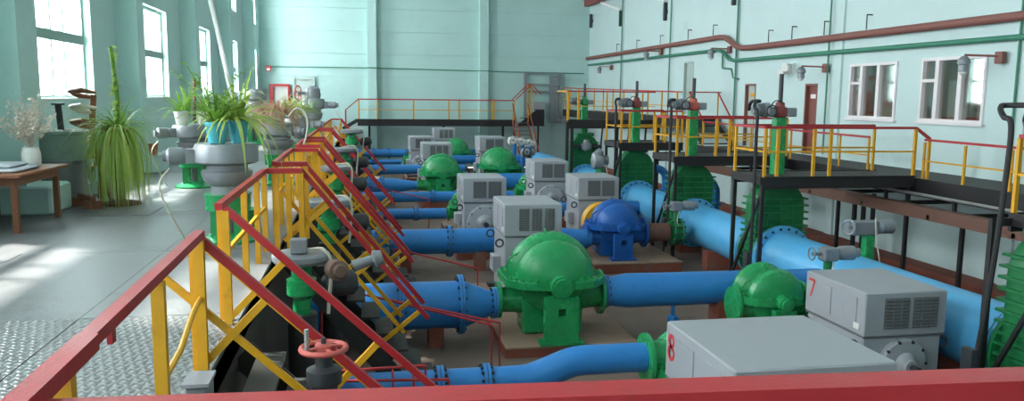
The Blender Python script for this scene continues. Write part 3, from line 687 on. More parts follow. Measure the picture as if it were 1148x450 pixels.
# service platforms
def platform(i, x1, y0, y1, label, steps=False):
    z = PZ[i]; x0 = 7.6 if i else 7.95; g = thing('valve_platform', label, 'platform', (x0, y0, z), 'black valve platforms with yellow rails')
    yv = VY[i]
    deck = MB()
    for a, b, c, d in ((x0, CX - .2, y0 + .05, y1), (CX + .2, x1, y0 + .05, y1), (CX - .2, CX + .2, y0 + .05, yv - .2), (CX - .2, CX + .2, yv + .2, y1)): deck.box(a, b, c, d, z - .04, z)
    deck.build('deck', 'black', g)
    MB().box(x0, x1, y0, y0 + .05, z - .22, z + .02).box(x0, x1, y0 - .04, y0, z - .22, z - .19).box(x0, x1, y0 - .04, y0, z - .01, z + .02).build('edge_beam', 'black', g)
    MB().box(x0, x1, y1, y1 + .05, z - .22, z + .02).build('edge_beam', 'black', g)
    MB().box(x0 - .05, x0, y0, y1, z - .14, z + .02).build('end_beam', 'black', g)
    xl = x0 + .02 if i else 7.66
    if not i: MB().box(7.62, x0, y0, y0 + .06, z - .14, z - .04).box(7.62, x0, y1 - .06, y1, z - .14, z - .04).build('outrigger', 'black', g)
    for lx, ly in ((xl, y0 + .03), (xl, y1 - .03), (x1 - .1, y0 + .03)):
        MB().box(lx - .035, lx + .035, ly - .035, ly + .035, ZP, z - .04).build('leg', 'black', g)
    MB().bar((xl, y0 + .06, z - .3), (xl, y1 - .06, ZP + .3), .05, .05).build('brace', 'black', g)
    zr = z + .97
    # near side rail
    runs = [((x0 + .02, y0), (x1 - .05, y0)), ((x0 + .02, y0), (x0 + .02, y1)), ((x0 + .02, y1), (x1 - .1, y1))]
    for q, ((ax, ay), (bx_, by)) in enumerate(runs):
        MB().bar((ax, ay, zr), (bx_, by, zr), .05, .05).build('top_rail', 'red' if q else 'red', g)
        MB().bar((ax, ay, z + .5), (bx_, by, z + .5), .03, .035).build('mid_rail', 'yellow', g)
    npost = 4 if x1 > 10 else 3
    px = [x0 + .02, x0 + .28, CX + .3, CX + .65] + ([x1 - .05] if x1 > 9.4 else [])
    for xx in px: MB().box(xx - .028, xx + .028, y0 - .025, y0 + .025, z, zr - .02).build('post', 'yellow', g)
    for xx in (x0 + .02, x0 + .9, x1 - .1): MB().box(xx - .025, xx + .025, y1 - .025, y1 + .025, z, zr - .02).build('post', 'yellow', g)
    if steps:
        MB().bar((x1 - .05, y0, zr), (x1 + .28, y0, zr - .22), .05, .05).build('stair_rail', 'red', g)
        MB().box(x1 + .25, x1 + .3, y0 - .025, y0 + .025, .05, zr - .22).build('post', 'yellow', g)
    return g
platform(0, 9.9, 7.5, 8.62, 'black valve platform with yellow rails at the right edge')
platform(1, 10.9, 14.35, 15.6, 'longest black bridge platform joining the wall walkway by the brown door', True)
platform(2, 10.6, 18.8, 20.3, 'black valve platform with a square yellow corner frame')
platform(3, 9.6, 23.2, 24.7, 'black valve platform farther back with pale end posts')
# black conduits rising beside each platform
for i, lab in ((1, 'bent black conduit beside the longest bridge platform'), (2, 'bent black conduit beside the square yellow corner frame'), (3, 'bent black conduit beside the farther valve platform'), (0, 'bent black conduit at the right edge platform')):
    y = VY[i] - (.85 if i else -.02); zt = 1.75; x = 7.42 if i else 7.5
    pts = [(CX - .68, VY[i], zt - .18), (CX - .7, VY[i] - .08, zt - .06), (CX - .7, VY[i] - .2, zt)] + [(x + .22 - .22 * math.sin(a), y + (.35 * math.cos(a)), zt - .22 + .22 * math.cos(a)) for a in (0, .4, .8, 1.2, PI / 2)] + [(x, y, 1.0), (x + .01 - (0 if i else .1), y, -.4), (x - .02 - (0 if i else .25), y, -1.9)]
    o = MB().hose(pts, .035, 8).build('cable_conduit', 'black', None, (x, y, -1.9)); tag(o, lab, 'conduit', 'black cable conduits')
    x -= 0 if i else .22
    g = thing('control_box', 'small dark control box on the ' + lab[5:], 'box', (x - .1, y, -1.7), 'control boxes on conduits')
    MB().box(x - .12, x - .02, y - .09, y + .09, -1.5, -1.18, .01).build('housing', 'dark_metal', g)
    MB().cyl((x - .07, y, -1.5), (x - .07, y, -2.1), .025, n=8).build('stalk', 'dark_metal', g)
# bypass bend
g = thing('bypass_pipe', 'blue bypass bend right of the second ribbed valve', 'pipe', (9.0, 20.4, -1.3))
MB().hose([(8.9, 21.1, -.42), (9.25, 21.05, -.42), (9.48, 20.95, -.5), (9.58, 20.85, -.68), (9.6, 20.8, -.9), (9.6, 20.8, -2.0)], .14, 14).build('bend', 'blue', g)
MB().cyl((9.6, 20.8, -1.15), (9.6, 20.8, -1.08), .2, n=16).build('flange', 'blue', g)
g = thing('bypass_pipe', 'blue bypass bend right of the farther ribbed valve', 'pipe', (9.0, 25, -1.3))
MB().hose([(8.9, 25.1, -.5), (9.4, 25.05, -.5), (9.65, 24.95, -.6), (9.75, 24.9, -.9), (9.75, 24.9, -2.0)], .13, 14).build('bend', 'blue', g)
MB().cyl((9.75, 24.9, -1.25), (9.75, 24.9, -1.18), .19, n=16).build('flange', 'blue', g)

for k, (x, y) in enumerate(((11.45, 17.1), (11.62, 17.0), (11.8, 16.9))):
    o = MB().cyl((x, y, ZP), (x, y, -.4), .055, n=10).cyl((x, y, -1.2), (x, y, -1.1), .09, n=10).build('riser_pipe', 'black', None, (x, y, ZP)); tag(o, 'dark riser pipe in the trio below the wall walkway', 'pipe', 'trio of dark riser pipes')
# actuated butterfly valves
def butterfly(x, y, z, r, label, ax='x', za=.55):
    g = thing('butterfly_valve', label, 'valve', (x, y, z - r), 'actuated butterfly valves')
    d = (1, 0, 0) if ax == 'x' else (0, 1, 0); o = V((x, y, z)) - V(d) * .12
    MB().rev(o, d, [(0, r * 1.3), (.04, r * 1.3), (.04, r * 1.1), (.2, r * 1.1), (.2, r * 1.3), (.24, r * 1.3)], 26).build('valve_ring', 'green_valve', g)
    b = MB()
    for k in range(12): a = 2 * PI * k / 12; u = V((0, 0, 1)); w_ = V(d).cross(u); p = V((x, y, z)) + u * (r * 1.2 * math.cos(a)) + w_ * (r * 1.2 * math.sin(a)); b.cyl(p - V(d) * .16, p + V(d) * .16, .022, n=6)
    b.build('bolts', 'dark_metal', g, kind='stuff')
    MB().cyl((x, y, z + r * 1.1), (x, y, z + r + za * .55), .07, n=12).build('spindle_neck', 'green_valve', g)
    zz = z + r + za * .7
    MB().box(x - .13, x + .13, y - .12, y + .12, zz - .12, zz + .1, .02).build('gear_case', 'grey_metal', g)
    MB().rev((x + .12, y, zz), (1, 0, 0), [(0, .07), (.05, .1), (.1, .12), (.32, .12), (.36, .08), (.42, .08)], 16).build('drive_motor', 'grey_metal', g)
    MB().cyl((x - .12, y, zz), (x - .3, y, zz), .03, n=8).build('hand_shaft', 'grey_metal', g)
    MB().torus((x - .3, y, zz), (1, 0, 0), .1, .014, 16, 6).build('handwheel', 'grey_metal', g)
    MB().hose([(x + .05, y - .1, zz - .1), (x - .05, y - .2, zz - .35), (x + .06, y - .22, zz - .6)], .012, 6).build('cable', 'cord', g)
    return g
butterfly(7.42, 18.2, -1.43, .25, 'green butterfly valve with grey actuator right of the rusty pipe')
butterfly(7.45, 11.75, -1.5, .24, 'green butterfly valve with grey actuator behind the lobed pump', za=.8)
g = thing('valve_actuator', 'grey actuator with small handwheel on a green post by the header pipe', 'actuator', (8.95, 12.9, ZP))
MB().box(8.87, 9.03, 12.82, 12.98, ZP, -.62).build('post', 'green', g)
MB().box(8.6, 9.1, 12.8, 13.0, -.62, -.36, .02).build('gear_case', 'grey_metal', g)
MB().rev((9.1, 12.9, -.48), (1, 0, 0), [(0, .09), (.06, .13), (.3, .13), (.34, .08)], 16).build('drive_motor', 'grey_metal', g)
MB().cyl((8.6, 12.9, -.48), (8.55, 12.9, -.48), .035, n=8).build('hand_shaft', 'grey_metal', g)
MB().torus((8.55, 12.9, -.48), (1, .4, 0), .13, .02, 18, 6).build('handwheel', 'grey_metal', g)
MB().hose([(9.0, 12.8, -.3), (8.98, 12.7, -.7), (9.1, 12.66, -1.3)], .012, 6).build('cable', 'cord', g)
# cluster of grey actuators far right of the round green pump
for k, (x, y, z) in enumerate(((6.2, 30.1, -.35), (6.5, 34.6, -.15), (7.0, 35.3, -.25), (7.5, 36.0, -.35))):
    g = thing('valve_actuator', ['grey valve actuator touching the round green pump of the right row', 'pale valve actuator on a blue pipe before the dome topped valve', 'pale middle valve actuator of the group by the steep stair', 'pale valve actuator at the foot of the steep orange stair'][k], 'actuator', (x, y, ZP), 'far valve actuators')
    MB().cyl((x, y, ZP), (x, y, z - .1), .09, n=12).build('valve_body', 'blue' if k else 'dark_metal', g)
    MB().rev((x - .3, y, z), (1, 0, 0), [(0, .06), (.05, .16), (.25, .18), (.3, .12), (.5, .12), (.55, .06)], 16).build('drive_motor', 'white_paint' if k else 'grey_metal', g)
    MB().torus((x - .1, y - .2, z + .05), (0, 1, .2), .16, .025, 16, 6).build('handwheel', 'white_paint' if k else 'dark_metal', g)
    MB().cyl((x - .1, y - .22, z + .05), (x - .1, y, z + .05), .03, n=8).build('hand_shaft', 'dark_metal', g)
g = thing('valve_actuator', 'grey drum actuator left of the farther ribbed valve', 'actuator', (7.00, 23.3, ZP))
MB().cyl((7.00, 23.3, ZP), (7.00, 23.3, -.3), .12, n=12).build('post', 'green_valve', g)
MB().rev((6.75, 23.3, -.1), (1, 0, 0), [(0, .12), (.05, .24), (.1, .26), (.3, .26), (.36, .16), (.5, .14)], 20).build('drum', 'grey_metal', g)
MB().rev((6.95, 23.2, .05), (0, 0, 1), [(0, .12), (.12, .14), (.2, .06)], 14).build('cap', 'grey_metal', g)
MB().hose([(7.10, 23.0, -.2), (7.15, 22.95, -.7), (7.05, 22.95, -1.1)], .015, 6).build('cable', 'cord', g)
g = V4
MB().rev((CX, 29.6, -.05), (0, 0, 1), [(-.2, .1), (-.12, .2), (.06, .22), (.12, .12), (.22, .1)], 16).build('side_actuator', 'grey_metal', g)
MB().cyl((CX - .6, 29.6, -.08), (CX + .6, 29.6, -.08), .07, n=10).build('drive_shaft', 'dark_metal', g)

# ------------------------------------------------------------------ right wall walkway, upper walkway, back catwalk
g = thing('wall_walkway', 'dark walkway along the right wall below the office windows', 'walkway', (11.8, 14, 0))
for k in range(9):
    y0 = 6.5 + k * 2.1
    MB().box(11.02, XR, y0 + .005, y0 + 2.095, .14, .2).build('deck_plate', 'stringer', g)
MB().box(10.95, 11.02, 6.5, 25.4, -.12, .24).build('edge_beam', 'black', g)
MB().cyl((10.75, 6.5, -.05), (10.75, 25.4, -.02), .03, n=10).build('light_pipe', 'bright_steel', g)
for x in (10.3, 10.5, 10.7): MB().box(x - .08, x + .08, 6.5, 25.4, -.3, -.24).build('tray_board', 'timber', g)
MB().box(10.2, 10.26, 6.5, 25.4, -.4, -.18).build('tray_edge', 'rust', g)
for k in range(10):
    y = 7.0 + k * 2.0
    MB().box(10.2, XR, y - .04, y + .04, -.38, -.3).build('bracket', 'black', g)
    MB().box(10.72, 10.78, y - .03, y + .03, -.3, -.05).build('bracket_upright', 'black', g)
    if k % 2: MB().box(10.92, 10.99, y - .035, y + .035, ZP, -.38).build('support_post', 'black', g)
for a, b in ((6.5, 14.25), (16.05, 24.9)):
    MB().bar((11.0, a, .98), (11.0, b, 1.02), .045, .045).build('top_rail', 'red', g)
    MB().bar((11.0, a, .58), (11.0, b, .6), .03, .03).build('mid_rail', 'yellow', g)
    n = int((b - a) / 1.1)
    for k in range(n + 1):
        y = a + (b - a) * k / n; MB().box(10.98, 11.02, y - .02, y + .02, .2, .97).build('post', 'yellow', g)
o = g
# upper far walkway
g = thing('upper_walkway', 'high dark walkway with red rail at the far right wall', 'walkway', (11.6, 35, 1.1))
for k in range(8): MB().box(11.0, XR, 27.0 + k * 2.1 + .005, 27.0 + (k + 1) * 2.1 - .005, 1.0, 1.05).build('deck_plate', 'black', g)
MB().box(10.93, 11.0, 27, 43.8, .72, 1.1).build('edge_beam', 'black', g)
MB().bar((10.97, 26.8, 2.0), (10.97, 43.8, 2.28), .05, .05).build('top_rail', 'red', g)
MB().bar((10.97, 26.8, 1.5), (10.97, 43.8, 1.65), .03, .03).build('mid_rail', 'yellow', g)
for k in range(12):
    y = 27.2 + 1.5 * k; MB().box(10.945, 10.995, y - .025, y + .025, 1.05, 2.0 + .28 * (y - 26.8) / 17).build('post', 'yellow', g)
for y in (29, 34, 39, 43): MB().box(10.93, 11.03, y - .05, y + .05, ZP, .72).build('support_post', 'black', g)
for k, y in enumerate((30.5, 32.6, 36.5)):
    MB().bar((10.9, y, -1.9), (11.3, y + .7, .7), .07, .07).build('brace', 'black', g)
# steps from the upper to the lower walkway
g = thing('walkway_steps', 'short steps linking high and low wall walkways with red diagonal brace', 'stairs', (11.8, 26.2, .2))
for k in range(4): MB().box(11.2, 12.4, 26.6 - k * .35, 26.9 - k * .35, 1.0 - (k + 1) * .19, 1.03 - (k + 1) * .19).build('tread', 'stringer', g)
for x in (11.25, 12.3):
    MB().bar((x, 26.9, .95), (x, 25.45, .25), .03, .18).build('stringer', 'black', g)
    MB().bar((x, 26.75, 2.0), (x, 25.5, 1.02), .04, .04).build('handrail', 'red', g)
    for t in (0, 1): MB().box(x - .02, x + .02, 26.7 - 1.2 * t, 26.74 - 1.2 * t, 1.0 - .8 * t, 1.98 - .95 * t).build('post', 'yellow', g)
MB().bar((11.2, 26.72, 2.0), (12.4, 26.72, 2.0), .04, .04).build('cross_rail', 'red', g)
# platform deck joining to v4
g = thing('end_platform', 'high black platform with yellow gate frame at the top of the steep stair', 'platform', (9.5, 30, 1))
MB().box(7.5, 8.1, 29.2, 30.9, .86, .92).box(8.6, 10.9, 29.2, 30.9, .86, .92).box(8.1, 8.6, 29.2, 29.75, .86, .92).box(8.1, 8.6, 30.25, 30.9, .86, .92).build('deck', 'black', g)
MB().box(7.5, 10.9, 29.15, 29.2, .62, .95).build('edge_beam', 'black', g)
for x in (7.5, 7.68): MB().box(x - .05, x + .05, 29.2, 29.3, ZP, .86).build('leg', 'black', g)
for x in (7.5, 7.9): MB().box(x - .04, x + .04, 29.16, 29.24, .92, 1.98).build('post', 'yellow', g)
for x in (9.0, 9.5, 10.4): MB().box(x - .025, x + .025, 29.17, 29.22, .92, 1.95).build('post', 'yellow', g)
MB().bar((7.46, 29.2, 2.0), (10.9, 29.2, 2.0), .06, .05).build('top_rail', 'red', g)
MB().bar((7.46, 29.2, 1.45), (10.9, 29.2, 1.45), .035, .03).build('mid_rail', 'yellow', g)
MB().bar((7.5, 29.2, 2.0), (7.5, 30.9, 2.0), .05, .05).build('end_rail', 'yellow', g)
# steep stair with orange treads
g = thing('steep_stair', 'steep orange stair rising from the pit to the black catwalk', 'stairs', (7.9, 40, ZP))
for k in range(13):
    t = (k + .5) / 13; MB().box(7.75, 8.5, 41.6 - .24 * k - .12, 41.6 - .24 * k + .12, .42 - .2 * k - .03, .42 - .2 * k).build('tread', 'timber', g)
for x in (7.72, 8.53):
    MB().bar((x, 41.75, .5), (x, 38.4, -2.15), .03, .2).build('stringer', 'darkred', g)
    MB().bar((x, 41.75, 1.4), (x, 38.6, -1.1), .05, .05).build('handrail', 'darkred', g)
    for t in (.05, .5, .95): MB().box(x - .02, x + .02, 41.75 - 3.2 * t - .02, 41.75 - 3.2 * t + .02, .45 - 2.55 * t, 1.38 - 2.5 * t).build('post', 'yellow', g)
# back catwalk
g = thing('back_catwalk', 'black catwalk with yellow posts along the back wall', 'walkway', (3.5, 43, .5))
for k in range(4): MB().box(-.3 + 2.07 * k + .01, 1.77 + 2.07 * k - .01, 42.6, 43.7, .44, .5).build('deck_plate', 'black', g)
MB().box(-.3, 8.0, 42.5, 42.6, .18, .54).build('edge_beam', 'black', g)
MB().box(-.3, 8.0, 43.7, 43.76, .2, .5).build('edge_beam', 'black', g)
for a, b in (((-.25, 1.56), (7.98, 1.56)),):
    MB().bar((a[0], 42.55, a[1]), (b[0], 42.55, b[1]), .06, .06).build('top_rail', 'red', g)
    MB().bar((a[0], 42.55, 1.02), (b[0], 42.55, 1.02), .04, .04).build('mid_rail', 'yellow', g)
for x in (-.22, .72, 2.6, 4.45, 5.0, 6.75, 6.85, 7.95): MB().box(x - .035, x + .035, 42.52, 42.58, .5, 1.54).build('post', 'yellow', g)
for x in (.3, 4.2, 7.4): MB().box(x - .06, x + .06, 42.8, 42.92, ZP, .44).build('leg', 'black', g)
g = thing('catwalk_steps', 'small steps with red rails from the floor up to the back catwalk', 'stairs', (-.9, 42.9, 0))
for k in range(3): MB().box(-1.0 + k * .24, -.74 + k * .24, 42.6, 43.6, .1 + .14 * k, .14 + .14 * k).build('tread', 'black', g)
for y in (42.55, 43.65):
    MB().bar((-1.05, y, .02), (-.3, y, .46), .03, .16).build('stringer', 'black', g)
    MB().bar((-.9, y, 1.0), (-.25, y, 1.55), .05, .05).build('handrail', 'red', g)
    MB().box(-.93, -.88, y - .02, y + .02, .05, 1.0).build('post', 'red', g)
g = thing('catwalk_steps', 'red railed steps from the back catwalk up to the grey door frame', 'stairs', (9.0, 43, .5))
for k in range(4): MB().box(8.5 + k * .26, 8.8 + k * .26, 42.6, 43.6, .6 + .15 * k, .64 + .15 * k).build('tread', 'black', g)
MB().prism([(8.05, .2), (9.6, .2), (9.6, 1.1), (9.2, 1.1)], 'y', 42.5, 42.56).build('stringer', 'black', g)
for y in (42.56, 43.6):
    MB().bar((8.03, y, 1.6), (8.9, y, 2.45), .05, .05).build('handrail', 'red', g); MB().bar((8.9, y, 2.45), (9.4, y, 1.9), .05, .05).build('handrail', 'red', g)
    MB().box(8.87, 8.93, y - .03, y + .03, .5, 2.43).build('post', 'yellow', g)
for x in (8.15, 9.5): MB().box(x - .04, x + .04, 43.5, 43.6, ZP, .62).build('leg', 'black', g)
g = thing('door_frame_rack', 'grey steel frame with cross bars against the back wall', 'frame', (9.6, 44.2, .5))
for x in (8.9, 10.9): MB().box(x - .08, x + .08, 44.2, 44.35, .3, 3.1).build('upright', 'grey_metal', g)
for z in (3.05, 2.45, 2.05): MB().box(8.98, 10.82, 44.22, 44.32, z - .05, z + .05).build('cross_bar', 'grey_metal', g)
MB().box(10.3, 10.8, 44.3, 44.4, .3, 2.95).build('grey_panel', 'grey_metal', g)
MB().box(9.3, 10.0, 44.0, 44.2, .6, 1.5, .02).build('cabinet', 'motor', g)

# ------------------------------------------------------------------ wall services (right and back walls)
def wall_tube(pts, r, mat, name, label, cat, group=None, n=12):
    o = MB().tube(pts, r, n).build(name, mat, None, pts[0]); return tag(o, label, cat, group)
wall_tube([(12.45, 44.4, 3.94), (12.45, 27.2, 3.94), (12.45, 26.7, 3.9), (12.45, 26.2, 3.72), (12.45, 25.8, 3.55), (12.45, 25.4, 3.47), (12.45, 24.8, 3.45), (12.45, 6, 3.42)], .095, 'brown_pipe', 'wall_pipe', 'thick brown pipe running along the right wall', 'pipe')
wall_tube([(12.48, 44.2, 3.57), (12.48, 27.2, 3.5), (12.48, 26.9, 3.42), (12.48, 26.4, 3.15), (12.48, 26.0, 3.08), (12.48, 6, 3.0)], .06, 'green_wall', 'wall_pipe', 'green pipe below the brown pipe on the right wall', 'pipe')
wall_tube([(12.53, 27.0, 3.45), (12.53, 27.0, 2.95), (12.5, 26.9, 2.85), (12.5, 26.2, 2.8), (12.53, 26.1, 2.5), (12.53, 25.7, 2.45)], .03, 'green_wall', 'wall_pipe', 'thin green drop pipe at the step in the green pipe', 'pipe')
wall_tube([(-4.9, 44.42, 3.2), (0.2, 44.42, 3.22), (.25, 44.0, 3.22), (.75, 44.0, 3.22), (.8, 44.42, 3.22), (6.25, 44.42, 3.15), (6.28, 44.0, 3.15), (6.8, 44.0, 3.15), (6.85, 44.42, 3.14), (12.3, 44.42, 3.1)], .025, 'green_wall', 'wall_conduit', 'thin grey conduit across the back wall', 'conduit', n=8)
for y, lab in ((20.3, 'thin green riser beside the first office window'), (32.0, 'thin green riser on the far right wall'), (38.4, 'thin green riser near the back right corner'), (25.9, 'thin green riser at the step of the brown pipe'), (13.75, 'thin green riser beside the last office window')):
    wall_tube([(12.5, y, .3), (12.5, y, 8.9)], .025, 'green_wall', 'wall_conduit', lab, 'conduit', 'green wall risers', 8)
for k, (y, z) in enumerate(((23.6, 3.5), (27.7, 4.0), (30.0, 4.0), (33.0, 4.0), (36.0, 4.0), (39.0, 4.0), (22.2, 3.5), (20.5, 3.5), (18.6, 3.5))):
    o = MB().box(12.44, 12.46, y - .012, y + .012, z + .05, z + .42).box(12.44, 12.6, y - .012, y + .012, z + .4, z + .43).build('pipe_hanger', 'dark_metal', None, (12.5, y, z)); tag(o, 'slim dark hanger holding the brown wall pipe', 'hanger', 'brown pipe hangers')
def lamp(y, z, lab, dy=.75, X=12.54):
    g = thing('bulkhead_lamp', lab, 'lamp', (X, y, z), 'caged wall lamps')
    MB().box(X - .1, X, y - .1, y + .1, z - .12, z + .12, .01).build('junction_box', 'brown_pipe', g)
    MB().cyl((X - .06, y, z + .03), (X - .55, y + dy * .5, z + .06), .022, n=8).build('arm', 'brown_pipe', g)
    c = V((X - .55, y + dy * .5, z))
    MB().rev(c + V((0, 0, -.3)), (0, 0, 1), [(0, .06), (.04, .1), (.16, .1), (.18, .13), (.26, .12), (.34, .05)], 14).build('lamp_body', 'grey_metal', g)
    MB().rev(c + V((0, 0, -.34)), (0, 0, 1), [(0, .03), (.03, .08), (.12, .085)], 14).build('glass_globe', 'white_paint', g)
lamp(14.2, 2.66, 'caged wall lamp on an arm over the last office window')
lamp(20.4, 2.65, 'caged wall lamp on an arm between brown door and office window')
lamp(26.4, 3.47, 'caged wall lamp at the step of the brown pipe')
lamp(33.0, 3.72, 'caged wall lamp farther along the green pipe')
lamp(40.0, 3.3, 'caged wall lamp near the back right corner')
g = thing('loudspeaker', 'pair of pale horn loudspeakers on the wall above the brown door', 'loudspeaker', (12.5, 21.9, 2.6))
MB().rev((12.5, 22.25, 2.78), (-1, -.3, -.2), [(0, .06), (.1, .07), (.25, .14), (.26, .14)], 14).build('horn', 'white_paint', g)
MB().rev((12.5, 22.5, 2.6), (-1, -.3, -.2), [(0, .06), (.1, .07), (.25, .14), (.26, .14)], 14).build('horn', 'white_paint', g)
MB().box(12.5, 12.6, 22.15, 22.6, 2.55, 2.85).build('mount', 'white_paint', g)
for k, (y, z) in enumerate(((43.9, 5.6), (38.6, 5.25), (32.6, 5.0), (26.2, 4.95))):
    g = thing('wall_floodlight', ['slim dark wall fixture in the back right corner', 'slim dark wall fixture with pale arm near the corner', 'slim dark wall fixture with pale arm high on the right wall', 'slim dark wall fixture high above the pipe step'][k], 'lamp', (12.5, y, z), 'high wall fixtures')
    MB().box(12.4, 12.55, y - .07, y + .07, z, z + .75, .02).build('fixture', 'dark_metal', g)
    MB().box(12.5, 12.6, y - .05, y + .05, z + .3, z + .45).build('mount', 'dark_metal', g)
    if k: MB().bar((12.45, y, z + .8), (11.7, y + .8, z + 1.2), .12, .1).build('arm', 'white_paint', g)
o = MB().box(12.1, 12.4, 20, 44.0, 6.75, 7.1).box(11.95, 12.52, 20, 44.0, 7.1, 7.2).build('crane_runway', 'darkred', None, (12.3, 32, 6.75)); tag(o, 'red brown crane runway beam high on the right wall', 'beam')
# notice board, door and small things on the back wall left side
g = sgroup('door_4', (-3.1, 44.4, 0))
MB().box(-3.55, -2.65, 44.42, 44.48, 0, 2.55).build('door_leaf', 'door_grey', g)
MB().box(-3.68, -3.55, 44.35, 44.5, 0, 2.7).box(-2.65, -2.52, 44.35, 44.5, 0, 2.7).box(-3.55, -2.65, 44.35, 44.5, 2.55, 2.7).build('door_frame', 'door_grey', g)
MB().box(-2.8, -2.75, 44.38, 44.42, 1.0, 1.15).build('door_handle', 'dark_metal', g)
g = thing('fire_board', 'red framed white fire equipment board by the grey door', 'board', (-4.3, 44.4, .2))
MB().box(-4.75, -3.85, 44.4, 44.45, 1.0, 2.2).build('backing', 'white_paint', g)
MB().box(-4.85, -4.65, 44.2, 44.45, .95, 2.3).build('side_frame', 'red', g); MB().box(-3.9, -3.8, 44.2, 44.45, .95, 2.3).build('side_frame', 'red', g)
MB().box(-4.65, -3.9, 44.2, 44.45, 2.18, 2.3).build('top_frame', 'red', g); MB().box(-4.65, -3.9, 44.2, 44.45, .95, 1.05).build('bottom_frame', 'red', g)
g = thing('bench', 'blue bench with white seat under the fire board', 'bench', (-4.0, 43.6, 0))
MB().box(-4.6, -2.9, 43.3, 43.8, .62, .7).build('seat', 'white_paint', g); MB().box(-4.55, -2.95, 43.4, 43.75, .1, .62).build('base', 'blue', g)
for x in (-4.5, -3.0): MB().box(x - .04, x + .04, 43.4, 43.75, 0, .1).build('leg', 'dark_metal', g)
g = thing('alarm_box', 'small red and white alarm box on the far left wall corner', 'alarm', (-4.75, 43.6, 2.9))
MB().box(-4.95, -4.7, 43.9, 44.1, 2.95, 3.25, .02).build('housing', 'red', g); MB().box(-4.9, -4.75, 43.86, 43.9, 3.0, 3.1).build('lens', 'white_paint', g)
MB().box(-4.9, -4.75, 43.95, 44.49, 3.05, 3.15).build('bracket', 'dark_metal', g)
# leaning pole by the left wall
o = MB().tube([(-3.55, 25.2, .02), (-4.1, 25.4, 3.0), (-4.75, 25.6, 6.3)], .07, 10).build('leaning_pole', 'white_paint', None, (-3.55, 25.2, 0)); tag(o, 'pale pole leaning against the left wall pilaster', 'pole')

# ------------------------------------------------------------------ valve gear heads on the left floor
def gearhead(x, y, s, label, motor_dir=(-1, 0), base='column', wheel=None, rs=.76):
    g = thing('valve_gearhead', label, 'gear head', (x, y, 0), 'floor mounted valve gear heads')
    q = s * rs
    MB().rev((x, y, 0), (0, 0, 1), [(0, .48 * q), (.03, .48 * q), (.06, .4 * q), (.12, .22 * q)], 24).build('base_cone', 'green', g)
    R = .34 * q
    for k in range(4):
        a = PI / 4 + k * PI / 2; MB().box(x + R * .75 * math.cos(a) - .05 * s, x + R * .75 * math.cos(a) + .05 * s, y + R * .75 * math.sin(a) - .05 * s, y + R * .75 * math.sin(a) + .05 * s, .06, .42 * s).build('leg', 'green', g)
    MB().rev((x, y, .4 * s), (0, 0, 1), [(0, R * 1.05), (.16 * s, R * 1.05), (.2 * s, R * 1.12)], 24).build('column_ring', 'green', g)
    MB().cyl((x, y, .06), (x, y, .42 * s), .06 * s, n=12).build('spindle', 'grey_metal', g)
    z = .6 * s
    MB().rev((x, y, z), (0, 0, 1), [(0, .26 * q), (.1 * s, .26 * q), (.12 * s, .3 * q), (.16 * s, .36 * q), (.24 * s, .4 * q), (.28 * s, .4 * q), (.3 * s, .33 * q), (.36 * s, .33 * q)], 28).build('lower_case', 'grey_metal', g)
    MB().rev((x, y, z + .36 * s), (0, 0, 1), [(0, .3 * q), (.02 * s, .46 * q), (.04 * s, .5 * q), (.22 * s, .5 * q), (.26 * s, .47 * q), (.27 * s, .1)], 32).build('gear_disc', 'grey_metal', g)
    d = V((motor_dir[0], motor_dir[1], 0)).normalized(); c = V((x, y, z + .47 * s)) + d * .6 * q
    MB().rev(c, d, [(0, .1 * q), (.05 * s, .14 * q), (.2 * s, .14 * q), (.23 * s, .09 * q), (.27 * s, .09 * q)], 18).build('drive_motor', 'grey_metal', g)
    MB().hose([c + d * .2 * s + V((0, 0, -.15 * s)), c + d * .3 * s + V((0, -.1, -.4 * s)), V((c.x + d.x * .05, c.y - .05, .03))], .012, 6).build('cable', 'cord', g)
    am = MB().bar(V((x, y, z + .47 * s)) + d * .3 * q, V((x, y, z + .47 * s)) + d * .62 * q, .3 * q, .17 * s); am.build('gear_arm', 'grey_metal', g)
    if wheel:
        wc = V((x, y, z + .75 * s)) + V((-.62, -.1, 0)) * q
        t = MB().torus(wc, (1, -.4, 0), (.32 * q), .03 * q, 20, 6)
        for k in range(6):
            a = 2 * PI * k / 6; qd = V((0, 0, 1)) * math.cos(a) + V((.4, 1, 0)).normalized() * math.sin(a); t.bar(wc, wc + qd * .32 * q, .02, .02)
        t.build('handwheel', 'wheel_red', g)
        MB().cyl(wc, (x, y, z + .75 * s), .04 * s, n=8).build('wheel_shaft', 'grey_metal', g)
        MB().rev((x, y, z + .62 * s), (0, 0, 1), [(0, .3 * q), (.08 * s, .34 * q), (.24 * s, .3 * q), (.3 * s, .16 * q)], 20).build('top_case', 'grey_metal', g)
    return g
gearhead(-1.64, 10.2, .98, 'big grey disc gear head with the turquoise plant pot on top', (-1, -.15))
gearhead(-3.2, 16.2, .98, 'grey gear head holding two white plant pots by the windows', (-1, -.6))
gearhead(-1.68, 16.6, 1.0, 'grey gear head carrying the dry brown fern', (1, -.8))
gearhead(-1.68, 21.5, .95, 'grey gear head behind the dry brown fern', (1, -.2))
gearhead(-3.8, 30.0, 1.6, 'tall grey gear head before the far windows', (-1, .1), rs=.55)
gearhead(-1.6, 27.0, 1.35, 'far grey gear head with a red handwheel', (1, 0), wheel=True, rs=.55)
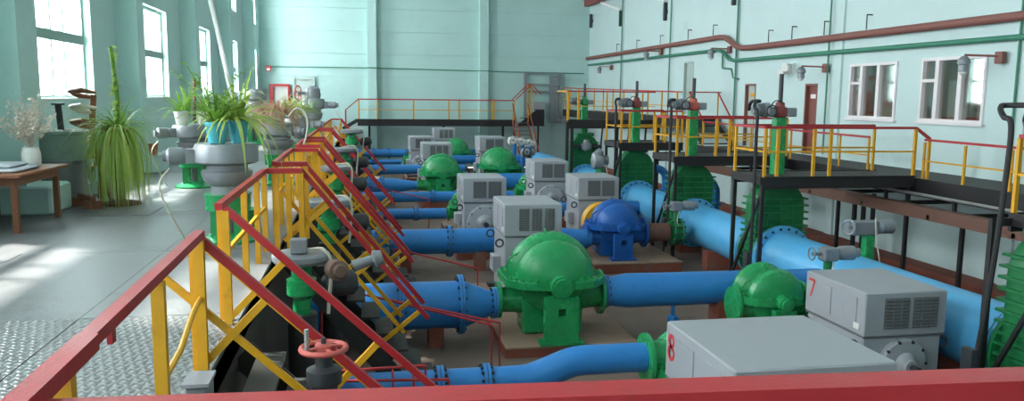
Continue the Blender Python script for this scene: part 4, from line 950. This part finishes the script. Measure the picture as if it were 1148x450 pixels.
# operators on the suction valves in the pit beside the stairs
def pit_gear(x, y, z, s, label, m='disc'):
    g = thing('valve_operator', label, 'valve operator', (x, y, ZP), 'valve operators in the pit')
    MB().cyl((x, y, ZP), (x, y, z - .5), .17 * s + .05, n=16).build('valve_stand', 'dark_metal', g)
    MB().rev((x, y, z - .55), (0, 0, 1), [(0, .16 * s), (.2, .16 * s), (.25, .26 * s), (.4, .26 * s), (.42, .18 * s), (.56, .18 * s)], 20).build('column', 'green', g)
    MB().rev((x, y, z), (0, 0, 1), [(0, .3 * s), (.02, .46 * s), (.05, .5 * s), (.17 * s, .5 * s), (.2 * s, .47 * s), (.21 * s, .34 * s), (.19 * s, .3 * s), (.19 * s, .05)], 30).build('gear_disc', 'grey_metal', g)
    MB().hose([(x - .1, y, z + .2 * s), (x + .15, y - .05, z + .28 * s), (x + .42 * s, y - .1, z + .25 * s), (x + .52 * s, y - .1, z), (x + .45 * s, y - .05, z - .5)], .018, 6).build('cable', 'cord', g)
    MB().rev((x + .35 * s, y + .1, z - .25), (1, 0, .1), [(0, .08), (.05, .13), (.3, .13), (.35, .07)], 14).build('drive_motor', 'dark_metal', g)
    if m == 'box':
        MB().box(x - .1, x + .06, y - .09, y + .07, z + .2 * s, z + .2 * s + .14, .01).build('terminal_box', 'grey_metal', g)
        MB().rev((x + .3, y - .15, z - .02), (.5, -1, 0), [(0, .05), (.02, .09), (.06, .1), (.16, .1), (.165, .07), (.2, .06)], 18).build('side_motor', 'timber', g)
        MB().rev((x + .5, y - .1, z - .02), (1, .1, .3), [(0, .06), (.2, .05), (.22, .09), (.3, .07)], 12).build('sensor', 'grey_metal', g)
    return g
pit_gear(-.62, 8.0, .14, .56, 'grey round valve operator with a motor below the first red handrail', 'box')
pit_gear(-.5, 11.55, .2, .62, 'pale grey disc operator with looped cable between second and third stairs')
pit_gear(-.5, 14.6, .42, .56, 'smaller grey disc operator on a green neck before the fourth stair')
pit_gear(-.45, 19.0, .45, .6, 'grey disc operator beyond the fourth stair')
pit_gear(-.35, 25.0, .6, .7, 'far grey disc operator near the last stair')
# handwheel valve close to the camera
g = thing('handwheel_valve', 'small valve with pinkish red handwheel inside the first stair', 'valve', (-.24, 4.55, ZP))
MB().rev((-.24, 4.55, ZP), (0, 0, 1), [(0, .14), (1.9, .12), (1.95, .1), (2.1, .1)], 16).build('valve_pipe', 'grey_metal', g)
MB().rev((-.24, 4.55, -.1), (0, 0, 1), [(0, .08), (.02, .1), (.1, .1), (.12, .075), (.24, .075), (.26, .1), (.34, .1), (.36, .05), (.42, .05)], 16).build('bonnet', 'dark_metal', g)
wz = .36
t = MB().torus((-.24, 4.55, wz), (0, 0, 1), .125, .017, 28, 8); t.build('handwheel', 'wheel_red', g)
t = MB()
for k in range(4):
    a = .4 + k * PI / 2; t.bar((-.24, 4.55, wz + .005), (-.24 + .125 * math.cos(a), 4.55 + .125 * math.sin(a), wz), .025, .015)
t.rev((-.24, 4.55, wz - .02), (0, 0, 1), [(0, .05), (.04, .05), (.05, .03)], 14); t.build('spokes', 'wheel_red', g)
MB().cyl((-.24, 4.55, .3), (-.24, 4.55, wz + .06), .015, n=8).build('stem', 'dark_metal', g)
MB().cyl((-.33, 4.5, wz), (-.33, 4.5, wz + .13), .013, n=8).build('grip', 'bright_steel', g)
o = MB().cyl((-.46, 4.2, ZP), (-.46, 4.2, .2), .02, n=8).cyl((-.46, 4.2, .12), (-.46, 4.2, .2), .03, n=8).build('standpipe', 'bright_steel', None, (-.46, 4.2, ZP)); tag(o, 'thin bright standpipe left of the handwheel valve', 'pipe')
g = thing('junction_box', 'small grey box on the floor between guardrail posts', 'box', (-.9, 4.45, 0))
MB().box(-.96, -.84, 4.35, 4.55, 0, .24, .015).build('housing', 'grey_metal', g); MB().box(-.97, -.83, 4.34, 4.56, .24, .26).build('lid', 'motor', g)
# thin red tubes over the pit
for k, (a, b) in enumerate((((-.6, 10.9, -.75), (1.75, 10.9, -1.42)), ((-.6, 11.1, -.82), (1.9, 11.1, -1.45)), ((-.7, 8.15, -1.12), (.85, 8.15, -1.18)), ((-.7, 8.05, -1.0), (.6, 8.05, -.98)), ((.5, 14.1, -.9), (2.0, 14.1, -1.3)), ((.2, 24.0, -.9), (1.9, 24.0, -1.3)))):
    g = thing('red_tube', ['upper thin red tube before the wide tapering pipe', 'lower thin red tube before the wide tapering pipe', 'lower red tube over the nearest suction pipe', 'upper red tube over the nearest suction pipe', 'thin red tube behind the wide tapering pipe', 'far thin red tube by the left row of pipes'][k], 'tube', a, 'thin red tubes in the pit')
    MB().cyl(a, b, .016, n=8).build('tube_run', 'red', g)
    for p in (a, b): MB().cyl((p[0], p[1], ZP), (p[0], p[1], p[2]), .012, n=6).build('stand', 'red', g)

# ------------------------------------------------------------------ plants and left side furniture
def pot(g, x, y, z, r, h, mat):
    MB().rev((x, y, z), (0, 0, 1), [(0, r * .72), (h * .88, r * .97), (h * .88, r * 1.06), (h, r * 1.06), (h, r * .92), (h * .9, r * .9), (h * .88, 0.001)], 22).build('pot', mat, g)
    MB().rev((x, y, z + h * .86), (0, 0, 1), [(0, r * .9), (.005, r * .85)], 16).build('soil', 'soil', g)
def blades(x, y, z, n, L, droop, w_, el=(.6, 1.4), r=.05, jit=.3):
    m = MB()
    for k in range(n):
        a = random.uniform(0, 2 * PI); e = random.uniform(*el); l = L * random.uniform(1 - jit, 1 + jit)
        m.blade((x + r * math.cos(a) * random.random(), y + r * math.sin(a) * random.random(), z), a, e, l, droop * random.uniform(.7, 1.3), w_)
    return m
random.seed(11)
# hanging spider plant with a climbing stem
px, py = -3.85, 13.75
g = thing('spider_plant', 'huge spider plant trailing over a stand with a tall climber', 'plant', (px, py, 0))
MB().cyl((px, py, 0), (px, py, .95), .07, n=10).rev((px, py, 0), (0, 0, 1), [(0, .3), (.04, .28), (.08, .08)], 16).build('stand', 'rust', g)
pot(g, px, py, .95, .2, .28, 'terracotta')
blades(px, py, 1.22, 110, .75, 2.0, .016, (.3, 1.3), .12).build('foliage', 'leaf', g, kind='stuff')
blades(px, py, 1.25, 230, 1.35, 9.0, .015, (.1, 1.1), .26, .18).build('trailing_foliage', 'leaf_pale', g, kind='stuff')
blades(px, py, 1.25, 14, 1.1, 1.2, .018, (.3, 1.0), .1).build('long_leaves', 'leaf_pale', g, kind='stuff')
st = MB().tube([(px, py, 1.2), (px + .02, py, 1.7), (px - .02, py, 2.2), (px - .04, py, 2.5)], .03, 8); st.build('climbing_stem', 'leaf', g)
m = MB()
for k in range(90):
    z = 1.3 + 1.25 * random.random(); a = random.uniform(0, 2 * PI); m.leaf((px, py, z), a, random.uniform(-1.1, .2), random.uniform(.1, .2) * (1 if z < 2 else .7), random.uniform(.05, .09))
m.build('climbing_leaves', 'leaf_pale', g, kind='stuff')
# plants on the gear heads
zt = (.6 + .63) * .98
g = thing('potted_plant', 'leafy plant in two turquoise pots on the big gear head', 'plant', (-1.62, 10.2, zt))
pot(g, -1.72, 10.05, zt, .13, .25, 'pot_blue'); pot(g, -1.5, 10.25, zt, .12, .26, 'pot_blue')
blades(-1.72, 10.1, zt + .25, 30, .5, 1.5, .03, (.6, 1.4), .1).build('foliage', 'leaf', g, kind='stuff')
blades(-1.52, 10.3, zt + .26, 46, .66, 1.9, .036, (.5, 1.45), .1).build('pale_foliage', 'leaf_pale', g, kind='stuff')
m = MB(); st = MB()
for k in range(16):
    a = random.uniform(0, 2 * PI); r = random.uniform(.12, .5); h = random.uniform(.3, .75); p0 = V((-1.72, 10.05, zt + .22)); p2 = V((-1.78 + r * math.cos(a), 10.1 + r * math.sin(a), zt + .2 + h)); p1 = (p0 + p2) / 2 + V((0, 0, .1))
    st.tube([p0, p1, p2], .005, 4)
    for q in range(10): t = .3 + .7 * q / 9; c = p0 * (1 - t) ** 2 + p1 * (2 * t * (1 - t)) + p2 * t * t; m.leaf(c, random.uniform(0, 2 * PI), random.uniform(-.5, .6), .09, .055)
st.build('stems', 'leaf', g, kind='stuff')
m.build('small_leaves', 'leaf', g, kind='stuff')
m = MB()
for k in range(5):
    a = -1.2 + k * .5; m.blade((-1.55, 10.15, zt + .28), a, .7, 1.0, 3.4, .035)
m.build('drooping_leaves', 'leaf_pale', g, kind='stuff')
g = thing('potted_plant', 'two white pots of spiky green plants by the windows', 'plant', (-3.2, 16.2, zt))
for k, (x, y) in enumerate(((-3.36, 16.05), (-3.0, 16.3))):
    pot(g, x, y, zt, .14, .24, 'white_paint'); blades(x, y, zt + .25, 45, .45, 1.4, .02, (.4, 1.4), .1).build('foliage', 'leaf', g, kind='stuff')
MB().cyl((-3.14, 16.1, zt + .02), (-3.12, 16.1, zt + .85), .03, n=8).build('cane', 'wood', g)
m = MB()
for k in range(9): m.blade((-3.28, 16.3, zt + .15), random.uniform(0, 6.28), 1.35, .6, .3, .035)
m.build('sword_leaves', 'leaf', g, kind='stuff')
z2 = 1.23
g = thing('potted_plant', 'dry brown fern spilling over a grey gear head', 'plant', (-1.7, 16.55, z2))
pot(g, -1.7, 16.55, z2, .2, .22, 'white_paint')
blades(-1.7, 16.55, z2 + .2, 300, .62, 2.6, .014, (.3, 1.4), .25).build('foliage', 'leaf_dry', g, kind='stuff')
blades(-1.5, 16.8, z2 + .15, 50, .5, 1.6, .018, (.5, 1.4), .1).build('green_leaves', 'leaf', g, kind='stuff')
g = thing('potted_plant', 'bushy pale green plant in white pot before the far grey gear head', 'plant', (-1.7, 21.3, 1.17))
pot(g, -1.7, 21.3, 1.17, .2, .25, 'white_paint'); blades(-1.7, 21.3, 1.42, 90, .5, 2.2, .02, (.4, 1.4), .15).build('foliage', 'leaf_pale', g, kind='stuff')
blades(-1.5, 21.6, 1.3, 40, .55, 1.6, .022, (.6, 1.4), .1).build('tall_leaves', 'leaf', g, kind='stuff')
# coil of pale hose hanging by the gear head
o = MB().hose([(-1.4, 14.7, .75), (-1.1, 14.68, .85), (-.98, 14.66, 1.15), (-1.0, 14.66, 1.45), (-1.15, 14.68, 1.55), (-1.3, 14.7, 1.4)], .018, 8).build('hose_loop', 'cord', None, (-1.2, 14.7, .7)); tag(o, 'pale hose loop beside the dry brown fern', 'hose')
# clay pot on the pilaster plinth
g = thing('flower_pot', 'small empty clay pot on the pilaster plinth', 'pot', (-4.62, 19.05, .42)); pot(g, -4.62, 19.05, .42, .11, .24, 'terracotta')
# drum stack
x, y = -4.83, 14.2
g = thing('grey_drum', 'grey green drum with flange and threaded rod behind the plinth', 'drum', (x, y, 0))
MB().rev((x, y, 0), (0, 0, 1), [(0, .36), (.12, .36), (.14, .34), (.62, .34), (.64, .41), (.7, .41)], 28).build('lower_drum', 'grey_metal', g)
MB().rev((x, y, .7), (0, 0, 1), [(0, .37), (.4, .36), (.42, .39), (.46, .39), (.46, .32), (.42, .1)], 28).build('upper_drum', 'drum', g)
MB().cyl((x, y, 1.1), (x - .03, y, 1.6), .05, n=10).build('rod', 'dark_metal', g); MB().cyl((x - .03, y, 1.58), (x - .03, y, 1.61), .1, n=12).build('rod_cap', 'dark_metal', g)
m = MB()
for k in range(26): a = k * .7; m.cb((x + .24 * math.cos(a), y + .24 * math.sin(a), 1.16), (.1, .09, .06), .015)
m.build('rubble', 'white_paint', g, kind='stuff')
# curly plant stand
g = thing('plant_stand', 'curled branch stand with white leaf ledges beside the spider plant', 'plant stand', (-4.42, 14.6, 0))
MB().tube([(-4.42, 14.6, 0), (-4.37, 14.6, .6), (-4.50, 14.6, 1.1), (-4.44, 14.6, 1.75)], .05, 8).build('trunk', 'wood', g)
for k in range(5):
    z = .7 + .25 * k; MB().tube([(-4.44, 14.6, z), (-4.62, 14.5, z + .03), (-4.72, 14.4, z + .1), (-4.52, 14.25, z + .12), (-4.32, 14.35, z + .08)], [.03, .045, .05, .045, .02], 8).build('curled_branch', 'cord' if k % 2 else 'wood', g)
MB().bar((-4.77, 14.3, 0), (-4.40, 14.6, .7), .05, .05).bar((-4.12, 14.2, 0), (-4.42, 14.6, .6), .05, .05).build('strut', 'wood', g)
g = thing('wooden_trestle', 'low wooden trestle on the floor below the spider plant', 'trestle', (-4.4, 13.6, 0))
MB().bar((-4.45, 13.7, .16), (-4.1, 13.2, .16), .07, .07).build('beam', 'wood', g); MB().bar((-4.4, 14.0, .7), (-4.1, 13.3, .2), .06, .06).build('strut', 'drum', g)
for x, yy in ((-4.42, 13.6), (-4.12, 13.25)): MB().box(x - .12, x + .12, yy - .035, yy + .035, 0, .125).build('foot', 'wood', g)
# table with vase and cloth
g = thing('wooden_table', 'brown wooden table at the left wall', 'table', (-5.0, 11.6, 0))
MB().box(-5.28, -4.22, 10.9, 12.6, .71, .76, .01).build('table_top', 'wood', g); MB().box(-5.2, -4.32, 11.0, 12.5, .6, .71).build('apron', 'wood', g)
for lx, ly in ((-5.15, 11.05), (-4.35, 11.05), (-4.35, 12.45), (-5.15, 12.45)): MB().box(lx - .035, lx + .035, ly - .035, ly + .035, 0, .6).build('leg', 'wood', g)
g = thing('dried_flowers', 'vase of pale dried flowers on the brown table', 'flowers', (-4.52, 12.1, .76))
MB().rev((-4.52, 12.1, .76), (0, 0, 1), [(0, .1), (.05, .12), (.18, .12), (.26, .1), (.27, .105)], 20).build('vase', 'white_paint', g)
m = MB(); m2 = MB()
for k in range(46):
    a = random.uniform(0, 2 * PI); e = random.uniform(.55, 1.45); L = random.uniform(.35, .75); d = V((math.cos(a) * math.cos(e), math.sin(a) * math.cos(e), math.sin(e))); p = V((-4.52, 12.1, 1.0)); m.tube([p, p + d * L], .005, 4)
    for q in range(16): c = p + d * L * random.uniform(.45, 1.08) + V((random.uniform(-.05, .05), random.uniform(-.05, .05), random.uniform(-.03, .05))); m2.leaf(c, random.uniform(0, 6.28), random.uniform(-1, 1), .05, .045)
m.build('stems', 'cord', g, kind='stuff'); m2.build('blossoms', 'flower', g, kind='stuff')
g = thing('folded_cloth', 'folded grey cloth on the brown table', 'cloth', (-4.8, 11.6, .76))
MB().box(-5.1, -4.35, 11.1, 11.9, .76, .81, .02).build('lower_fold', 'cloth', g); MB().box(-5.0, -4.45, 11.2, 11.8, .81, .86, .02).build('upper_fold', 'cloth', g)
# green bucket between stairs
g = thing('green_bucket', 'small green bucket beyond the landing rail', 'bucket', (-1.5, 10.95, 0))
MB().rev((-1.5, 10.95, 0), (0, 0, 1), [(0, .12), (.28, .16), (.29, .165), (.29, .14), (.04, .1)], 20).build('pail', 'green', g)
MB().tube([(-1.66, 10.95, .27), (-1.6, 10.95, .14), (-1.5, 10.8, .1), (-1.4, 10.95, .14), (-1.34, 10.95, .27)], .008, 6).build('handle', 'bright_steel', g)
# wrapped actuator at the right edge
g = thing('wrapped_actuator', 'actuator wrapped in a grey cloth above the right edge platform', 'actuator', (8.3, 8.5, 1.4))
m = MB(); n = 16; rings = []
prof = [(0, .08), (.06, .17), (.2, .21), (.4, .2), (.6, .23), (.8, .2), (.9, .1)]
m.rev((7.95, 8.45, 1.56), (1, .2, .12), prof, 18); m.build('wrapped_body', 'tarp', g)
MB().prism([(8.0, 1.46), (8.25, 1.46), (8.17, 1.3), (8.07, 1.25)], 'y', 8.4, 8.46).build('hanging_flap', 'tarp', g)
